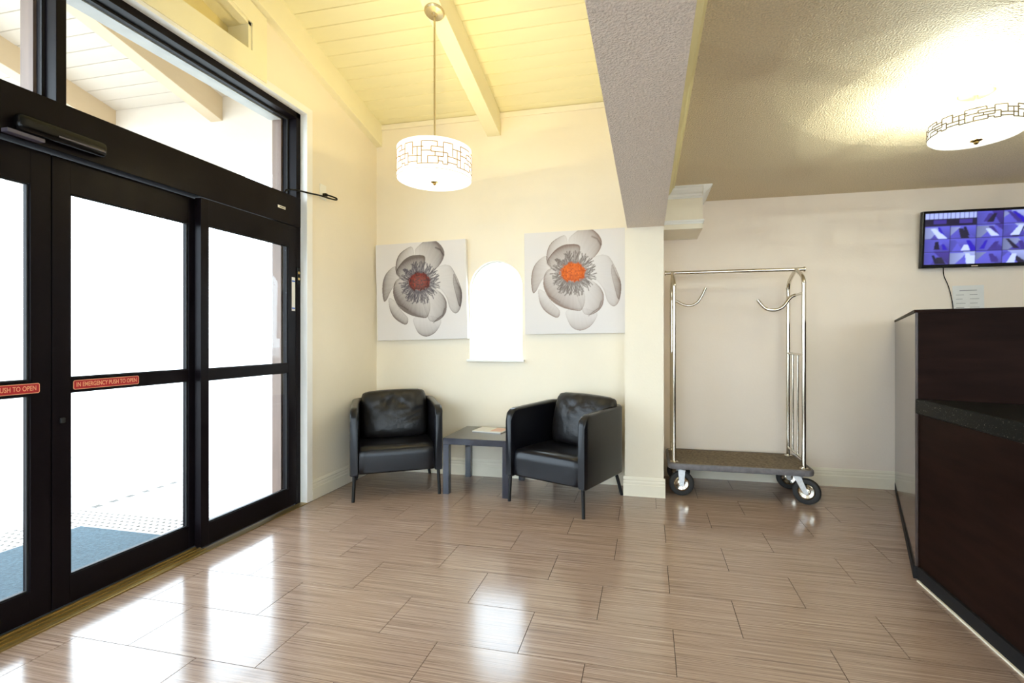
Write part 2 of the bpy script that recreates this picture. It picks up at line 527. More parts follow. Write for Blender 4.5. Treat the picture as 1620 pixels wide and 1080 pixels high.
# the wall behind the camera; two unseen storefront windows added for fill daylight
bm = nb()
RW = [(-2.35, -0.35, 0.30, 2.75), (0.35, 3.45, 0.30, 2.25)]
xs = [-2.7, RW[0][0], RW[0][1], RW[1][0], RW[1][1], XR + 0.1]
for a, b in ((0, 1), (2, 3), (4, 5)): box(bm, xs[a], xs[b], YR - 0.15, YR, -0.06, 5.2)
for x0, x1, z0, z1 in RW:
    box(bm, x0, x1, YR - 0.15, YR, -0.06, z0); box(bm, x0, x1, YR - 0.15, YR, z1, 5.2)
tag(put('wall_rear', bm, M['wall']), kind='structure')
for i_, (x0, x1, z0, z1) in enumerate(RW):
    w_ = empty('window_%d' % (i_ + 2), ((x0 + x1) / 2, YR, z0)); tag(w_, kind='structure')  # added window, out of view, lets in fill light from behind
    put('window_pane', bx(x0 + .04, x1 - .04, YR - .08, YR - .074, z0 + .04, z1 - .04), M['glass'], w_)
    bm = nb()
    for a0, a1, b0, b1 in ((x0, x0 + .05, z0, z1), (x1 - .05, x1, z0, z1), (x0 + .05, x1 - .05, z0, z0 + .05), (x0 + .05, x1 - .05, z1 - .05, z1), ((x0 + x1) / 2 - .025, (x0 + x1) / 2 + .025, z0 + .05, z1 - .05)):
        box(bm, a0, a1, YR - .11, YR - .04, b0, b1)
    put('window_frame', bm, M['black_alu'], w_)
tag(put('ground', bx(-2.7, 60, -40, 60, -0.30, -0.15), M['concrete']), kind='structure')

def base_profile(bm, p0, p1, nrm, h=0.15):
    """stepped baseboard from p0 to p1, standing out along nrm"""
    p0 = Vector((*p0, 0)); p1 = Vector((*p1, 0)); nr = Vector((*nrm, 0))
    prof = [(0, 0), (0.016, 0), (0.016, 0.088), (0.012, 0.094), (0.0125, 0.112), (0.0095, 0.122), (0.011, 0.132), (0.005, h), (0, h)]
    a = [bm.verts.new(p0 + nr * d + Vector((0, 0, z))) for d, z in prof]
    b = [bm.verts.new(p1 + nr * d + Vector((0, 0, z))) for d, z in prof]
    bm.faces.new(a); bm.faces.new(list(reversed(b)))
    for i in range(len(prof)):
        j = (i + 1) % len(prof)
        bm.faces.new((a[i], a[j], b[j], b[i]))
def baseboard(name, *a, **k):
    bm = nb(); base_profile(bm, *a, **k)
    tag(put(name, bm, M['trim']), kind='structure')
baseboard('baseboard_back', (XW + .016, YB), (-0.178, YB), (0, -1))
baseboard('baseboard_left', (XW, 3.312), (XW, YB), (1, 0))
baseboard('baseboard_column', (-0.19, YC), (0.134, YC), (0, -1))
baseboard('baseboard_alcove', (0.13, YA), (1.99, YA), (0, -1))

# crown moulding of the low ceiling along the beam, and the boxed-in corner
def crown(bm, p0, p1, nrm, z=ZL, s=1.0):
    p0 = Vector((*p0, 0)); p1 = Vector((*p1, 0)); nr = Vector((*nrm, 0))
    prof = [(0, 0), (0.068, 0), (0.068, -0.010), (0.058, -0.016), (0.050, -0.032), (0.034, -0.048), (0.018, -0.058), (0.014, -0.070), (0.006, -0.074), (0.006, -0.086), (0, -0.088)]
    a = [bm.verts.new(p0 + nr * d * s + Vector((0, 0, z + q * s))) for d, q in prof]
    b = [bm.verts.new(p1 + nr * d * s + Vector((0, 0, z + q * s))) for d, q in prof]
    bm.faces.new(a); bm.faces.new(list(reversed(b)))
    for i in range(len(prof)):
        j = (i + 1) % len(prof)
        bm.faces.new((a[i], a[j], b[j], b[i]))
bm = nb(); crown(bm, (0.125, -1.5), (0.125, 4.15), (1, 0), s=1.25)
tag(put('trim_crown', bm, M['niche']), kind='structure')
bx_ = put('soffit_box', bx(0.125, 0.432, 4.165, YA, 2.14, ZL), M['trim']); tag(bx_, kind='structure')
bm = nb(); crown(bm, (0.125, 4.165), (0.432, 4.165), (0, -1)); crown(bm, (0.432, 4.165 - .068), (0.432, YA), (1, 0))
put('crown_moulding', bm, M['white'], bx_)
bm = nb(); box(bm, 0.125, 0.444, 4.153, YA, 2.195, 2.212, bev=.003); box(bm, 0.125, 0.438, 4.159, YA, 2.18, 2.195)
put('lower_moulding', bm, M['white'], bx_)

# ---- vaulted board ceiling
ce = put('ceiling', (lambda b: prism(b, [(YB + .2, zc(YB + .2) + .03), (YR, zc(YR) + .03), (YR, zc(YR) + .12), (YB + .2, zc(YB + .2) + .12)], -2.60, -0.05, 'x'))(nb()), M['vault'])
tag(ce, kind='structure')
pl_cache = {}
def plank(x0, x1, y0, y1, parent, mat, key):
    """one board of the sloping ceiling, edges eased"""
    w = x1 - x0; d = y1 - y0
    k = (key, round(w, 3), round(d, 4))
    if k not in pl_cache:
        b = nb(); e = 0.0042; g = 0.0014
        ys = [-d / 2 + g, -d / 2 + e, d / 2 - e, d / 2 - g]; dz = [0.009, 0.0, 0.0, 0.009]
        lo = [[b.verts.new((sx, y, -SL * y + q)) for y, q in zip(ys, dz)] for sx in (-w / 2, w / 2)]
        hi = [[b.verts.new((sx, y, -SL * y + 0.028)) for y in (ys[0], ys[-1])] for sx in (-w / 2, w / 2)]
        for i in range(3): b.faces.new((lo[0][i], lo[0][i + 1], lo[1][i + 1], lo[1][i]))
        b.faces.new((hi[0][0], hi[0][1], hi[1][1], hi[1][0]))
        b.faces.new((lo[0][0], lo[1][0], hi[1][0], hi[0][0])); b.faces.new((lo[0][3], lo[1][3], hi[1][1], hi[0][1]))
        for s in (0, 1): b.faces.new((lo[s][0], lo[s][1], lo[s][2], lo[s][3], hi[s][1], hi[s][0]))
        bmesh.ops.recalc_face_normals(b, faces=b.faces)
        me = bpy.data.meshes.new('plank'); b.to_mesh(me); b.free(); me.materials.append(mat); pl_cache[k] = me
    o = bpy.data.objects.new('plank', pl_cache[k])
    yc = (y0 + y1) / 2
    o.location = ((x0 + x1) / 2, yc, zc(yc) + random.uniform(-0.001, 0.001))
    link(o, parent)
PITCH = 0.1258
bays = [(-2.477, -1.418), (-1.297, -0.162)]
y = YB
k = 0
while y > -1.6:
    y0 = 4.182 + 0.0 - PITCH * k if k == 0 else y - PITCH
    if k == 0: y0 = 4.060 + PITCH - .006
    for a, b in bays: plank(a, b, y0, y, ce, M['vault'], 'in')
    y = y0; k += 1
def rafter(name, x0, x1, ya, yb, depth, mat, parent):
    b = nb()
    prism(b, [(ya, zc(ya) - depth), (yb, zc(yb) - depth), (yb, zc(yb) + .02), (ya, zc(ya) + .02)], x0, x1, 'x', bev=0.003)
    return put(name, b, mat, parent)
rafter('rafter', XW - .01, -2.475, -1.6, YB, 0.205, M['rafter'], ce)
rafter('rafter', -1.42, -1.295, -1.6, YB, 0.205, M['rafter'], ce)

# ---- left wall round the door unit
DY0, DY1, DZ = 0.06, 3.25, 2.955
WT = 0.20
bm = nb()
box(bm, XW - WT, XW, DY1, YB + 0.1, 0, 3.6)
box(bm, XW - WT, XW, YR, DY0, -0.06, 5.0)
NZ, NY = 3.125, 2.712
box(bm, XW - WT, XW, DY0, 2.86, DZ, NZ - .03)
box(bm, XW - WT, XW, 2.80, DY1, DZ, 4.1)
def ntop(y_): return 3.307 + 0.243 * (2.712 - y_)
prism(bm, [(DY0, ntop(DY0) + .03), (2.86, ntop(2.86) + .03), (2.86, 4.4), (DY0, 5.0)], XW - WT, XW, 'x')
tag(put('wall_left', bm, M['wall']), kind='structure')
# proud board panel above the transom with its sloped niche
cl = empty('clerestory_panel', (XW, 1.66, DZ)); tag(cl, kind='structure')
FX = XW + 0.022
bm = nb()
def zr(y_): return zc(y_) - 0.213
prism(bm, [(DY0, 2.975), (2.836, 2.975), (2.836, NZ), (DY0, NZ)], XW - 0.001, FX, 'x')
prism(bm, [(NY, NZ), (2.836, NZ), (2.836, zr(2.836)), (NY, zr(NY))], XW - 0.001, FX, 'x')
prism(bm, [(DY0, ntop(DY0)), (NY, ntop(NY)), (NY, zr(NY)), (DY0, zr(DY0))], XW - 0.001, FX, 'x')
put('board_face', bm, M['rafter'], cl)
bm = nb()
for (i, x0, x1, g) in ((0, XW - 0.05, FX - .012, 0.022), (1, XW - 0.17, XW - 0.05, 0.0)):
    g0 = g
    prism(bm, [(DY0, NZ - .03), (NY + .03, NZ - .03), (NY + .03, NZ + g0 * .3), (DY0, NZ + g0 * .3)], x0, x1, 'x')
    prism(bm, [(NY - g0, NZ), (NY + .03, NZ), (NY + .03, ntop(NY) + .02), (NY - g0, ntop(NY) + .02)], x0, x1, 'x')
    prism(bm, [(DY0, ntop(DY0) - g0), (NY, ntop(NY) - g0), (NY, ntop(NY) + .03), (DY0, ntop(DY0) + .03)], x0, x1, 'x')
put('niche_frame', bm, M['rafter'], cl)
put('niche_back', (lambda b: prism(b, [(DY0, NZ - .02), (NY + .02, NZ - .02), (NY + .02, ntop(NY) + .02), (DY0, ntop(DY0) + .02)], XW - 0.18, XW - 0.17, 'x'))(nb()), M['niche'], cl)
# casing
FXX_ = -2.5795
bm = nb()
box(bm, FXX_ , XW + 0.015, DY1 - .003, DY1 + 0.06, 0, DZ + 0.05, bev=.002)
box(bm, FXX_, XW + 0.015, DY0 - .05, DY1, DZ - .003, DZ + 0.05, bev=.002)
tag(put('trim_door', bm, M['white']), kind='structure')

# ---- door_1: the storefront unit
d1 = empty('door_1', (-2.64, 1.66, 0)); tag(d1, kind='structure')
FXX = -2.58
B = M['black_alu']
bm = nb(); box(bm, -2.70, FXX, 3.205, DY1, 0, DZ, bev=.002); put('jamb', bm, B, d1)
bm = nb(); box(bm, -2.70, FXX, DY0, DY0 + .045, 0, DZ, bev=.002); put('jamb', bm, B, d1)
bm = nb(); box(bm, -2.70, FXX, DY0, DY1, DZ - 0.045, DZ, bev=.002); put('head_frame', bm, B, d1)
bm = nb(); box(bm, -2.70, FXX, 1.665, 1.705, 2.31, DZ - .04, bev=.002); put('mullion', bm, B, d1)
put('header', bx(-2.74, FXX + .003, DY0, DY1, 2.09, 2.312, bev=.003), B, d1)
# outer casing of the opening, brownish
bm = nb(); box(bm, -2.78, -2.703, 3.19, 3.27, 0, DZ + .02); put('outer_trim', bm, M['brown_alu'], d1)
bm = nb(); box(bm, -2.78, -2.703, 1.655, 1.695, 2.313, DZ - .02); put('outer_trim', bm, M['brown_alu'], d1)
bm = nb(); box(bm, -2.80, -2.703, DY0, 3.19, DZ - .05, DZ + .04); put('outer_head', bm, M['concrete'], d1)
for a, b in ((DY0 + .045, 1.665), (1.705, 3.205)):
    put('transom_pane', bx(-2.665, -2.659, a, b, 2.312, DZ - .045), M['glass'], d1)
    f = nb()
    for (q0, q1, z0, z1) in ((a, b, DZ - .057, DZ - .045), (a, a + .012, 2.312, DZ - .057), (b - .012, b, 2.312, DZ - .057)):
        box(f, -2.658, -2.648, q0, q1, z0, z1)
    put('glazing_bead', f, M['gap'], d1)
# sidelites (fixed, nearer the room)
def leaf(name, x0, x1, ya, yb, ga, gb, ztop=2.085, z0=0.012):
    xm = (x0 + x1) / 2
    b = nb()
    box(b, x0, x1, ya, ga, z0, ztop, bev=.002)
    box(b, x0, x1, gb, yb, z0, ztop, bev=.002)
    box(b, x0 + .001, x1 - .001, ga, gb, z0, 0.14)
    box(b, x0 + .001, x1 - .001, ga, gb, 1.93, ztop)
    box(b, x0 + .001, x1 - .001, ga, gb, 1.0, 1.065)
    lf = put(name, b, B, d1)
    for z0_, z1_ in ((0.14, 1.0), (1.065, 1.93)):
        put('glass_pane', bx(xm - .003, xm + .003, ga, gb, z0_, z1_), M['glass'], lf)
        f = nb()
        for (q0, q1, r0, r1) in ((ga, ga + .008, z0_, z1_), (gb - .008, gb, z0_, z1_), (ga + .008, gb - .008, z0_, z0_ + .006), (ga + .008, gb - .008, z1_ - .006, z1_)):
            box(f, xm + .004, xm + .013, q0, q1, r0, r1)
        put('glazing_bead', f, M['gap'], lf)
    return lf
s1 = leaf('sidelite', FXX - .045, FXX, 2.395, 3.204, 2.45, 3.122)
s2 = leaf('sidelite', FXX - .045, FXX, DY0 + .046, 0.925, 0.19, 0.86)
p2 = leaf('sliding_panel', -2.685, -2.64, 1.688, 2.44, 1.762, 2.37)
p1 = leaf('sliding_panel', -2.685, -2.64, 0.88, 1.684, 0.95, 1.607)
s1['label'] = 'fixed black framed glass side panel beside the wall corner'
p2['label'] = 'black framed sliding glass panel with the red push sticker in full view'
put('gap_strip', bx(-2.68, -2.655, 1.684, 1.688, 0.02, 2.07), M['gap'], d1)
bm = nb()
box(bm, -2.635, -2.515, 0.925, 2.395, -0.02, 0.008, bev=.002)
for i in range(3): box(bm, -2.627 + i * .035, -2.615 + i * .035, 0.925, 2.395, 0.008, 0.013)
box(bm, -2.575, -2.515, 2.395, 3.25, -0.02, 0.004)
box(bm, -2.575, -2.515, DY0, .925, -0.02, 0.004)
put('threshold', bm, M['gold'], d1)
put('floor_guide', bx(-2.80, -2.636, DY0, 3.25, -0.02, 0.006), M['gap'], d1)
# push stickers on the middle rails
def sticker(lf, ya, yb):
    yc = (ya + yb) / 2; zc_ = 1.031; w = yb - ya; h = 0.044
    def rr(y0, y1, z0, z1, r, x0, x1):
        b = nb(); pts = []
        for cy, cz, a0 in ((y1 - r, z1 - r, 0), (y0 + r, z1 - r, 90), (y0 + r, z0 + r, 180), (y1 - r, z0 + r, 270)):
            for i in range(5): pts.append((cy + r * math.cos(R(a0 + 22.5 * i)), cz + r * math.sin(R(a0 + 22.5 * i))))
        prism(b, pts, x0, x1, 'x'); return b
    put('emergency_sticker', rr(ya, yb, zc_ - h / 2, zc_ + h / 2, .008, -2.640, -2.6392), M['sticker_line'], lf)
    put('emergency_sticker', rr(ya + .003, yb - .003, zc_ - h / 2 + .003, zc_ + h / 2 - .003, .006, -2.6392, -2.6388), M['sticker_red'], lf)
    m = Matrix.Translation((-2.6384, yc, zc_)) @ Matrix(((0, 0, 1, 0), (1, 0, 0, 0), (0, 1, 0, 0), (0, 0, 0, 1)))
    b = text_bm('IN EMERGENCY PUSH TO OPEN', 0.030, m, 0.0002, 0.58 * w / 0.27, 0.0004)
    put('lettering', b, M['sticker_line'], lf)
sticker(p2, 1.772, 2.078)
sticker(p1, 1.335, 1.641)
# sensor under the header
def rbox(x0, x1, y0, y1, z0, z1, r):
    return bx(x0, x1, y0, y1, z0, z1, bev=r, seg=4)
se = put('motion_sensor', rbox(-2.578, -2.525, 1.50, 1.85, 2.115, 2.19, .024), M['plastic_black'], d1, smooth=True)
put('sensor_window', bx(-2.5262, -2.5235, 1.64, 1.83, 2.136, 2.142), M['lens'], se)
put('sensor_window', bx(-2.578, -2.54, 1.47, 1.60, 2.095, 2.112, bev=.003), M['lens'], se)
put('door_pull', rbox(-2.640, -2.628, 1.715, 1.735, 0.86, 0.885, .005), M['gap'], p2, smooth=True)
pl = put('maker_plate', bx(FXX + .003, FXX + .005, 3.01, 3.085, 2.188, 2.206), M['plastic_white'], d1)
bm = nb()
for i in range(7): box(bm, FXX + .005, FXX + .0054, 3.028 + i * .0075, 3.033 + i * .0075, 2.193, 2.201)
put('print', bm, M['plastic_black'], pl)
ks = put('key_switch', bx(FXX + .0005, FXX + .006, 3.207, 3.243, 1.655, 1.785, bev=.001), M['plastic_black'], d1)
for z in (1.745, 1.70):
    b = nb(); lathe(b, [(0, .004), (.009, .003), (.011, 0)], 14, (FXX + .006, 3.225, z), Matrix.Rotation(R(90), 4, 'Y')); put('key_cylinder', b, M['brass'], ks)
st = put('notice_sticker', bx(FXX + .0003, FXX + .001, 3.155, 3.19, 1.455, 1.706), M['paper'], d1)
bm = nb(); box(bm, FXX + .001, FXX + .0014, 3.156, 3.189, 1.672, 1.682); box(bm, FXX + .001, FXX + .0014, 3.156, 3.189, 1.470, 1.480)
put('print', bm, M['ink_blue'], st)

# ---- outdoors: pavement, mat, porch
pv = put('pavement', bx(-60, -2.80, -40, 60, -0.14, -0.024), M['joint']); tag(pv, kind='structure')
def slab(x0, x1, y0, y1, mat=None, z=-0.02, name='slab'):
    o = put(name, bx(x0 + .006, x1 - .006, y0 + .006, y1 - .006, -0.06, z, bev=.002, seg=1), mat or M['concrete'], pv)
    return o
slab(-4.5, -2.80, 2.80 + .8, 5.2); slab(-4.5, -2.80, -2.2, 0.52)
slab(-4.5, -4.09, 0.52, 3.6)
for i in range(8):
    slab(-6.7, -4.5, -7 + 2.2 * i, -4.8 + 2.2 * i)
    slab(-8.9, -6.7, -7 + 2.2 * i, -4.8 + 2.2 * i)
o = slab(-60, -8.9, -40, 60); slab(-8.9, -2.8, 10.6, 60); slab(-8.9, -2.8, -40, -7)
slab(-4.5, -2.8, 5.2, 10.6); slab(-4.5, -2.8, -7, -2.2)
# pavers beside the warning strip, seen through the fixed panel
brick_me = None
for i in range(6):
    for j in range(13):
        x0 = -4.09 + i * 0.205 + .003; y0 = 2.80 + j * 0.1 * .6154 * 1.0
        if brick_me is None:
            b = nb(); box(b, 0, .199, 0, .058, -0.04, 0, bev=.002, seg=1); bmesh.ops.recalc_face_normals(b, faces=b.faces)
            brick_me = bpy.data.meshes.new('brick'); b.to_mesh(brick_me); b.free(); brick_me.materials.append(M['paver'])
        q = bpy.data.objects.new('brick', brick_me)
        xx = x0 + (0.1 if j % 2 else 0) - .05
        q.location = (xx, y0, -0.0205 + random.uniform(-.001, .001)); link(q, pv)
wp = put('warning_mat', (lambda b: (box(b, -4.085, -3.73, .535, 2.795, -0.024, -0.016), box(b, -3.73, -2.81, 2.55, 2.795, -0.024, -0.016), box(b, -3.73, -2.81, .535, .77, -0.024, -0.016), b)[-1])(nb()), M['paver'])
tag(wp, 'pale tactile warning border of small raised domes framing the blue mat outdoors', 'paving')
bm = nb(); dome = []
i = 0
yy = .56
while yy < 2.79:
    xx = -4.06
    while xx < -2.83:
        if xx < -3.745 or yy > 2.565 or yy < .76:
            r = bmesh.ops.create_cone(bm, cap_ends=True, segments=6, radius1=.0115, radius2=.007, depth=.006)
            bmesh.ops.translate(bm, vec=(xx, yy, -0.013), verts=r['verts'])
        xx += .051
    yy += .047
dm = put('domes', bm, M['dot_dark'], wp); dm['kind'] = 'stuff'
mt = put('door_mat', bx(-3.725, -2.83, .775, 2.545, -0.0235, -0.012, bev=.003), M['mat_blue'])
tag(mt, 'flat blue door mat lying outside the sliding glass doors', 'mat')

pr = put('porch_roof', (lambda b: prism(b, [(3.70, zc(3.70) + .03), (-3, zc(-3) + .03), (-3, zc(-3) + .12), (3.70, zc(3.70) + .12)], -6.4, -2.76, 'x'))(nb()), M['porch_wood'])
tag(pr, kind='structure')
y = 3.68
while y > -1.2:
    for a, b in ((-3.73, -2.78), (-4.95, -3.855), (-6.17, -5.075)):
        plank(a, b, y - PITCH, y, pr, M['porch_wood'], 'out')
    y -= PITCH
for xr in (-3.73, -4.95, -6.17):
    rafter('porch_rafter', xr - .125, xr, -1.2, 3.69, 0.215, M['porch_rafter'], pr)
tag(put('porch_end_wall', bx(-6.4, -2.78, 3.68, 3.95, 2.79, 3.55), M['porch_wood']), kind='structure')
# loose cable along the porch rafter
pc = spline([(-3.72, 2.55, 3.56), (-3.70, 2.72, 3.50), (-3.64, 2.95, 3.52), (-3.52, 3.12, 3.53), (-3.38, 3.20, 3.53)], 6)
bm = nb(); tube(bm, pc, 0.007, 8)
tag(put('cable', bm, M['porch_wood'], smooth=True), 'pale cable looping along the porch rafter outside the transom glass', 'cable')

# ================================================================== DESK
C0 = Vector((1.370, 2.930)); sd = Vector((0.352, 0.936)).normalized(); fd = Vector((0.936, -0.352)).normalized()
dk = empty('reception_desk', (1.6, 2.6, 0))
tag(dk, 'dark espresso reception desk with raised screen and black granite ledge', 'desk')
Pw = C0 + sd * ((YA - 0.001 - C0.y) / sd.y)
Pf = C0 + fd * 1.45
pts = [tuple(C0), tuple(Pf), (Pf.x + .25, YA - .001), (Pw.x, YA - .001)]
e = 0.004
bm = nb(); prism(bm, pts, 0.0, 1.385); put('screen_block', bm, M['laminate'], dk)
q = [C0 + (-fd * .004), C0 + Vector((0, 0)), Pw, Pw - fd * .004]
bm = nb(); prism(bm, [tuple(C0 - fd * .012 + sd * .002), tuple(C0 + sd * .002), (Pw.x, YA - .002), (Pw.x - .0128, YA - .002)], 0.065, 1.384); put('side_panel', bm, M['laminate_side'], dk)
bm = nb(); prism(bm, [tuple(C0 - fd * .016 - sd * .006), tuple(Pf - sd * .006), (Pf.x + .25, YA - .001), (Pw.x - .016, YA - .001)], 1.384, 1.40); put('top_cap', bm, M['laminate'], dk)
bm = nb(); prism(bm, [tuple(C0 - fd * .020), tuple(C0), (Pw.x, YA - .017), (Pw.x - .020, YA - .017)], 0.0, 0.062); put('rubber_base', bm, M['rubber_base'], dk)
# low counter running towards the camera
yk = -0.6
cback = C0 + fd * .78
bm = nb(); prism(bm, [(1.372, yk), (1.372, 2.921), (cback.x, cback.y - .012), (cback.x, yk)], 0.0, 0.858); put('counter_body', bm, M['laminate'], dk)
bm = nb(); prism(bm, [(1.355, yk - .02), (1.355, 2.925), (cback.x + .02, cback.y - .026), (cback.x + .02, yk - .02)], 0.86, 0.938, bev=.006); put('granite_ledge', bm, M['granite'], dk)
bm = nb(); box(bm, 1.360, 1.372, yk, 2.915, 0.0, 0.07); put('kick_plate', bm, M['rubber_base'], dk)
tag(put('trim_2', bx(1.350, 1.3585, yk, 2.90, 0.0, 0.008), M['trim']), kind='structure')

# ================================================================== ARMCHAIRS
CW, CD, CT = 0.350, 0.342, 0.062      # half width, half depth, panel thickness
Z0, Z1 = 0.195, 0.712
def shell_part(a, b):
    """part of the wrap-around shell: path runs up the left arm, across the back and down the right arm"""
    r = 0.085
    path = []
    n_arm = 14
    for i in range(n_arm + 1):
        path.append((-CW + CT / 2, -CD + (2 * CD - r - CT / 2) * (i / n_arm) ** 1.3, 0))
    cx, cy = -CW + CT / 2 + r, CD - CT / 2 - r
    for i in range(1, 9):
        t = PI - (PI / 2) * i / 9; path.append((cx + r * math.cos(t), cy + r * math.sin(t), 0))
    for i in range(0, 9): path.append((cx + (-2 * cx) * i / 8, CD - CT / 2, 0))
    for i in range(1, 9):
        t = PI / 2 - (PI / 2) * i / 9; path.append((-cx + r * math.cos(t), cy + r * math.sin(t), 0))
    for i in range(n_arm, -1, -1):
        path.append((CW - CT / 2, -CD + (2 * CD - r - CT / 2) * (i / n_arm) ** 1.3, 0))
    N = len(path)
    ia, ib = int(round(a * (N - 1))), int(round(b * (N - 1)))
    P = [Vector(p) for p in path]
    bm = nb(); rings = []
    # normals across the panel
    for i in range(ia, ib + 1):
        t = (P[min(i + 1, N - 1)] - P[max(i - 1, 0)]).normalized()
        nr = Vector((t.y, -t.x, 0))
        # distance from the front edge drives the rounded front top corner
        s = P[i].y + CD if abs(P[i].x) > CW - CT else 9
        fr = 0.075
        zt = Z1 + 0.012 * min(1, max(0, (P[i].y + CD) / .6))
        if s < fr: zt -= fr - math.sqrt(max(0, fr * fr - (fr - s) ** 2))
        zb = Z0
        if s < .02: zb += .012 * (1 - s / .02)
        ht = CT / 2 * (0.80 if s < .004 else (0.93 if s < .012 else 1))
        ring = []
        cr = 0.02
        prof = []
        for k in range(5):
            an = PI - (PI / 2) * k / 4; prof.append((-ht + cr + cr * math.cos(an), zt - cr + cr * math.sin(an)))
        for k in range(5):
            an = PI / 2 - (PI / 2) * k / 4; prof.append((ht - cr + cr * math.cos(an), zt - cr + cr * math.sin(an)))
        c2 = .008
        prof += [(ht, zb + c2), (ht - c2, zb), (-ht + c2, zb), (-ht, zb + c2)]
        for (o_, z) in prof: ring.append(bm.verts.new((P[i].x + nr.x * o_, P[i].y + nr.y * o_, z)))
        rings.append(ring)
    m = len(rings[0])
    for A, B2 in zip(rings, rings[1:]):
        for k in range(m): bm.faces.new((A[k], A[(k + 1) % m], B2[(k + 1) % m], B2[k]))
    bm.faces.new(rings[0]); bm.faces.new(list(reversed(rings[-1])))
    return bm

def cushion(w, h, t, seedv, n=26, crease=1.0):
    """plump pillow: local x width, z height, y thickness"""
    rnd = random.Random(seedv)
    folds = [(rnd.uniform(-.6, .6), rnd.uniform(.4, .9), rnd.uniform(-.9, .9), rnd.uniform(.008, .014)) for _ in range(7)]
    folds += [(-0.12, 0.98, 0.25, .018), (0.75, .1, 1.2, .014), (.62, -.2, 1.0, .012)]
    bm = nb()
    gr = {}
    for s in (-1, 1):
        for i in range(n + 1):
            for j in range(n + 1):
                u = -1 + 2 * i / n; v = -1 + 2 * j / n
                edge = i in (0, n) or j in (0, n)
                if edge and s == 1: gr[(s, i, j)] = gr[(-1, i, j)]; continue
                k = max(0, (1 - abs(u) ** 3.4)) ** .5 * max(0, (1 - abs(v) ** 3.4)) ** .5
                th = t / 2 * (k ** .8)
                cr = 0
                for (fx, fz, fa, fd_) in folds:
                    dx, dz = u - fx, v - fz
                    al = dx * math.sin(fa) + dz * math.cos(fa); ac = dx * math.cos(fa) - dz * math.sin(fa)
                    cr += fd_ * math.exp(-(ac / .07) ** 2) * math.exp(-(al / .38) ** 2)
                th -= cr * crease * k
                # rounded outline
                q = 0.16
                x = u * w / 2 * (1 - .05 * v * v * (1 if abs(v) > 0 else 0)); z = v * h / 2 * (1 - .06 * (u * u))
                if abs(u) > 1 - q and abs(v) > 1 - q:
                    du, dv = (abs(u) - (1 - q)) / q, (abs(v) - (1 - q)) / q
                    L = max(du, dv); Dd = math.hypot(du, dv)
                    if Dd > 0:
                        f = L / Dd
                        x = math.copysign((1 - q + q * du * f), u) * w / 2 * .95; z = math.copysign((1 - q + q * dv * f), v) * h / 2 * .94
                gr[(s, i, j)] = bm.verts.new((x, s * th, z))
    for s in (-1, 1):
        for i in range(n):
            for j in range(n):
                bm.faces.new((gr[(s, i, j)], gr[(s, i + 1, j)], gr[(s, i + 1, j + 1)], gr[(s, i, j + 1)]))
    return bm

def seat_bm():
    bm = nb()
    w = CW - CT - .004
    y0, y1 = -CD + .018, CD - CT - .005
    n1, n2 = 18, 14
    # side profile (y, z) from the bottom front, over the top, to the bottom back
    prof = [(y0 + .012, Z0 + .008), (y0 + .002, Z0 + .02), (y0 + .001, .26), (y0 - .002, .33), (y0 + .004, .378), (y0 + .018, .400), (y0 + .045, .410)]
    for k in range(1, 9):
        t = k / 8; prof.append((y0 + .045 + (y1 - y0 - .05) * t, .410 + .006 * math.sin(PI * t) - .022 * t))
    prof += [(y1, .33), (y1, Z0 + .02), (y1 - .01, Z0 + .008)]
    cols = []
    for i in range(n1 + 1):
        u = -1 + 2 * i / n1
        x = math.copysign(1 - (1 - abs(u)) ** 1.25, u) * w if u else 0
        e = 1 - abs(u) ** 8
        col = []
        for (yy_, zz) in prof:
            ez = zz - (0.012 * (1 - e) if zz > .37 else 0)
            ey = yy_ + (0.008 * (1 - e) if yy_ < y0 + .05 else 0)
            col.append(bm.verts.new((x, ey, ez)))
        cols.append(col)
    for a, b in zip(cols, cols[1:]):
        for k in range(len(prof)):
            k2 = (k + 1) % len(prof); bm.faces.new((a[k], a[k2], b[k2], b[k]))
    bm.faces.new(cols[0]); bm.faces.new(list(reversed(cols[-1])))
    return bm

def make_chair(loc, rz, label, seedv, tilt):
    t = empty('armchair', loc, rz)
    tag(t, label, 'armchair', 'black leather armchairs beside the low table')
    for nm, a, b in (('armrest', 0, .335), ('backrest', .335, .665), ('armrest', .665, 1)):
        put(nm, shell_part(a, b), M['leather'], t, smooth=True, local=True)
    put('seat', seat_bm(), M['leather'], t, smooth=True, local=True)
    b = cushion(.56, .43, .17, seedv)
    lean = R(-13)
    bmesh.ops.transform(b, matrix=Matrix.Translation((tilt[0], CD - CT - .125, .592)) @ Matrix.Rotation(tilt[1], 4, 'Y') @ Matrix.Rotation(lean, 4, 'X'), verts=b.verts)
    put('back_cushion', b, M['leather_soft'], t, smooth='all', local=True)
    for (x, y_, sx, sy) in ((-.318, -.315, -.008, -.006), (.318, -.315, .008, -.006), (-.285, .265, -.035, .045), (.285, .265, .035, .045)):
        b = nb(); tube(b, [(x, y_, Z0 + .006), (x + sx, y_ + sy, 0.004), (x + sx, y_ + sy, 0.0)], [.0135, .0125, .0125], 12)
        put('leg', b, M['leg'], t, smooth=True, local=True)
    return t
# front-leg midpoints and bearings measured on the floor
def chair_at(fm, ang, *a):
    bk = Vector((-math.sin(ang), math.cos(ang)))
    c = Vector(fm) + bk * .318
    return make_chair((c.x, c.y, 0), ang, *a)
chair_at((-1.915, 3.515), R(31.5), 'black leather armchair in the corner beside the glass doors, facing right', 3, (0.0, R(-1.5)))
chair_at((-0.735, 3.516), R(-22.1), 'black leather armchair against the column, turned towards the doors', 11, (0.06, R(2)))

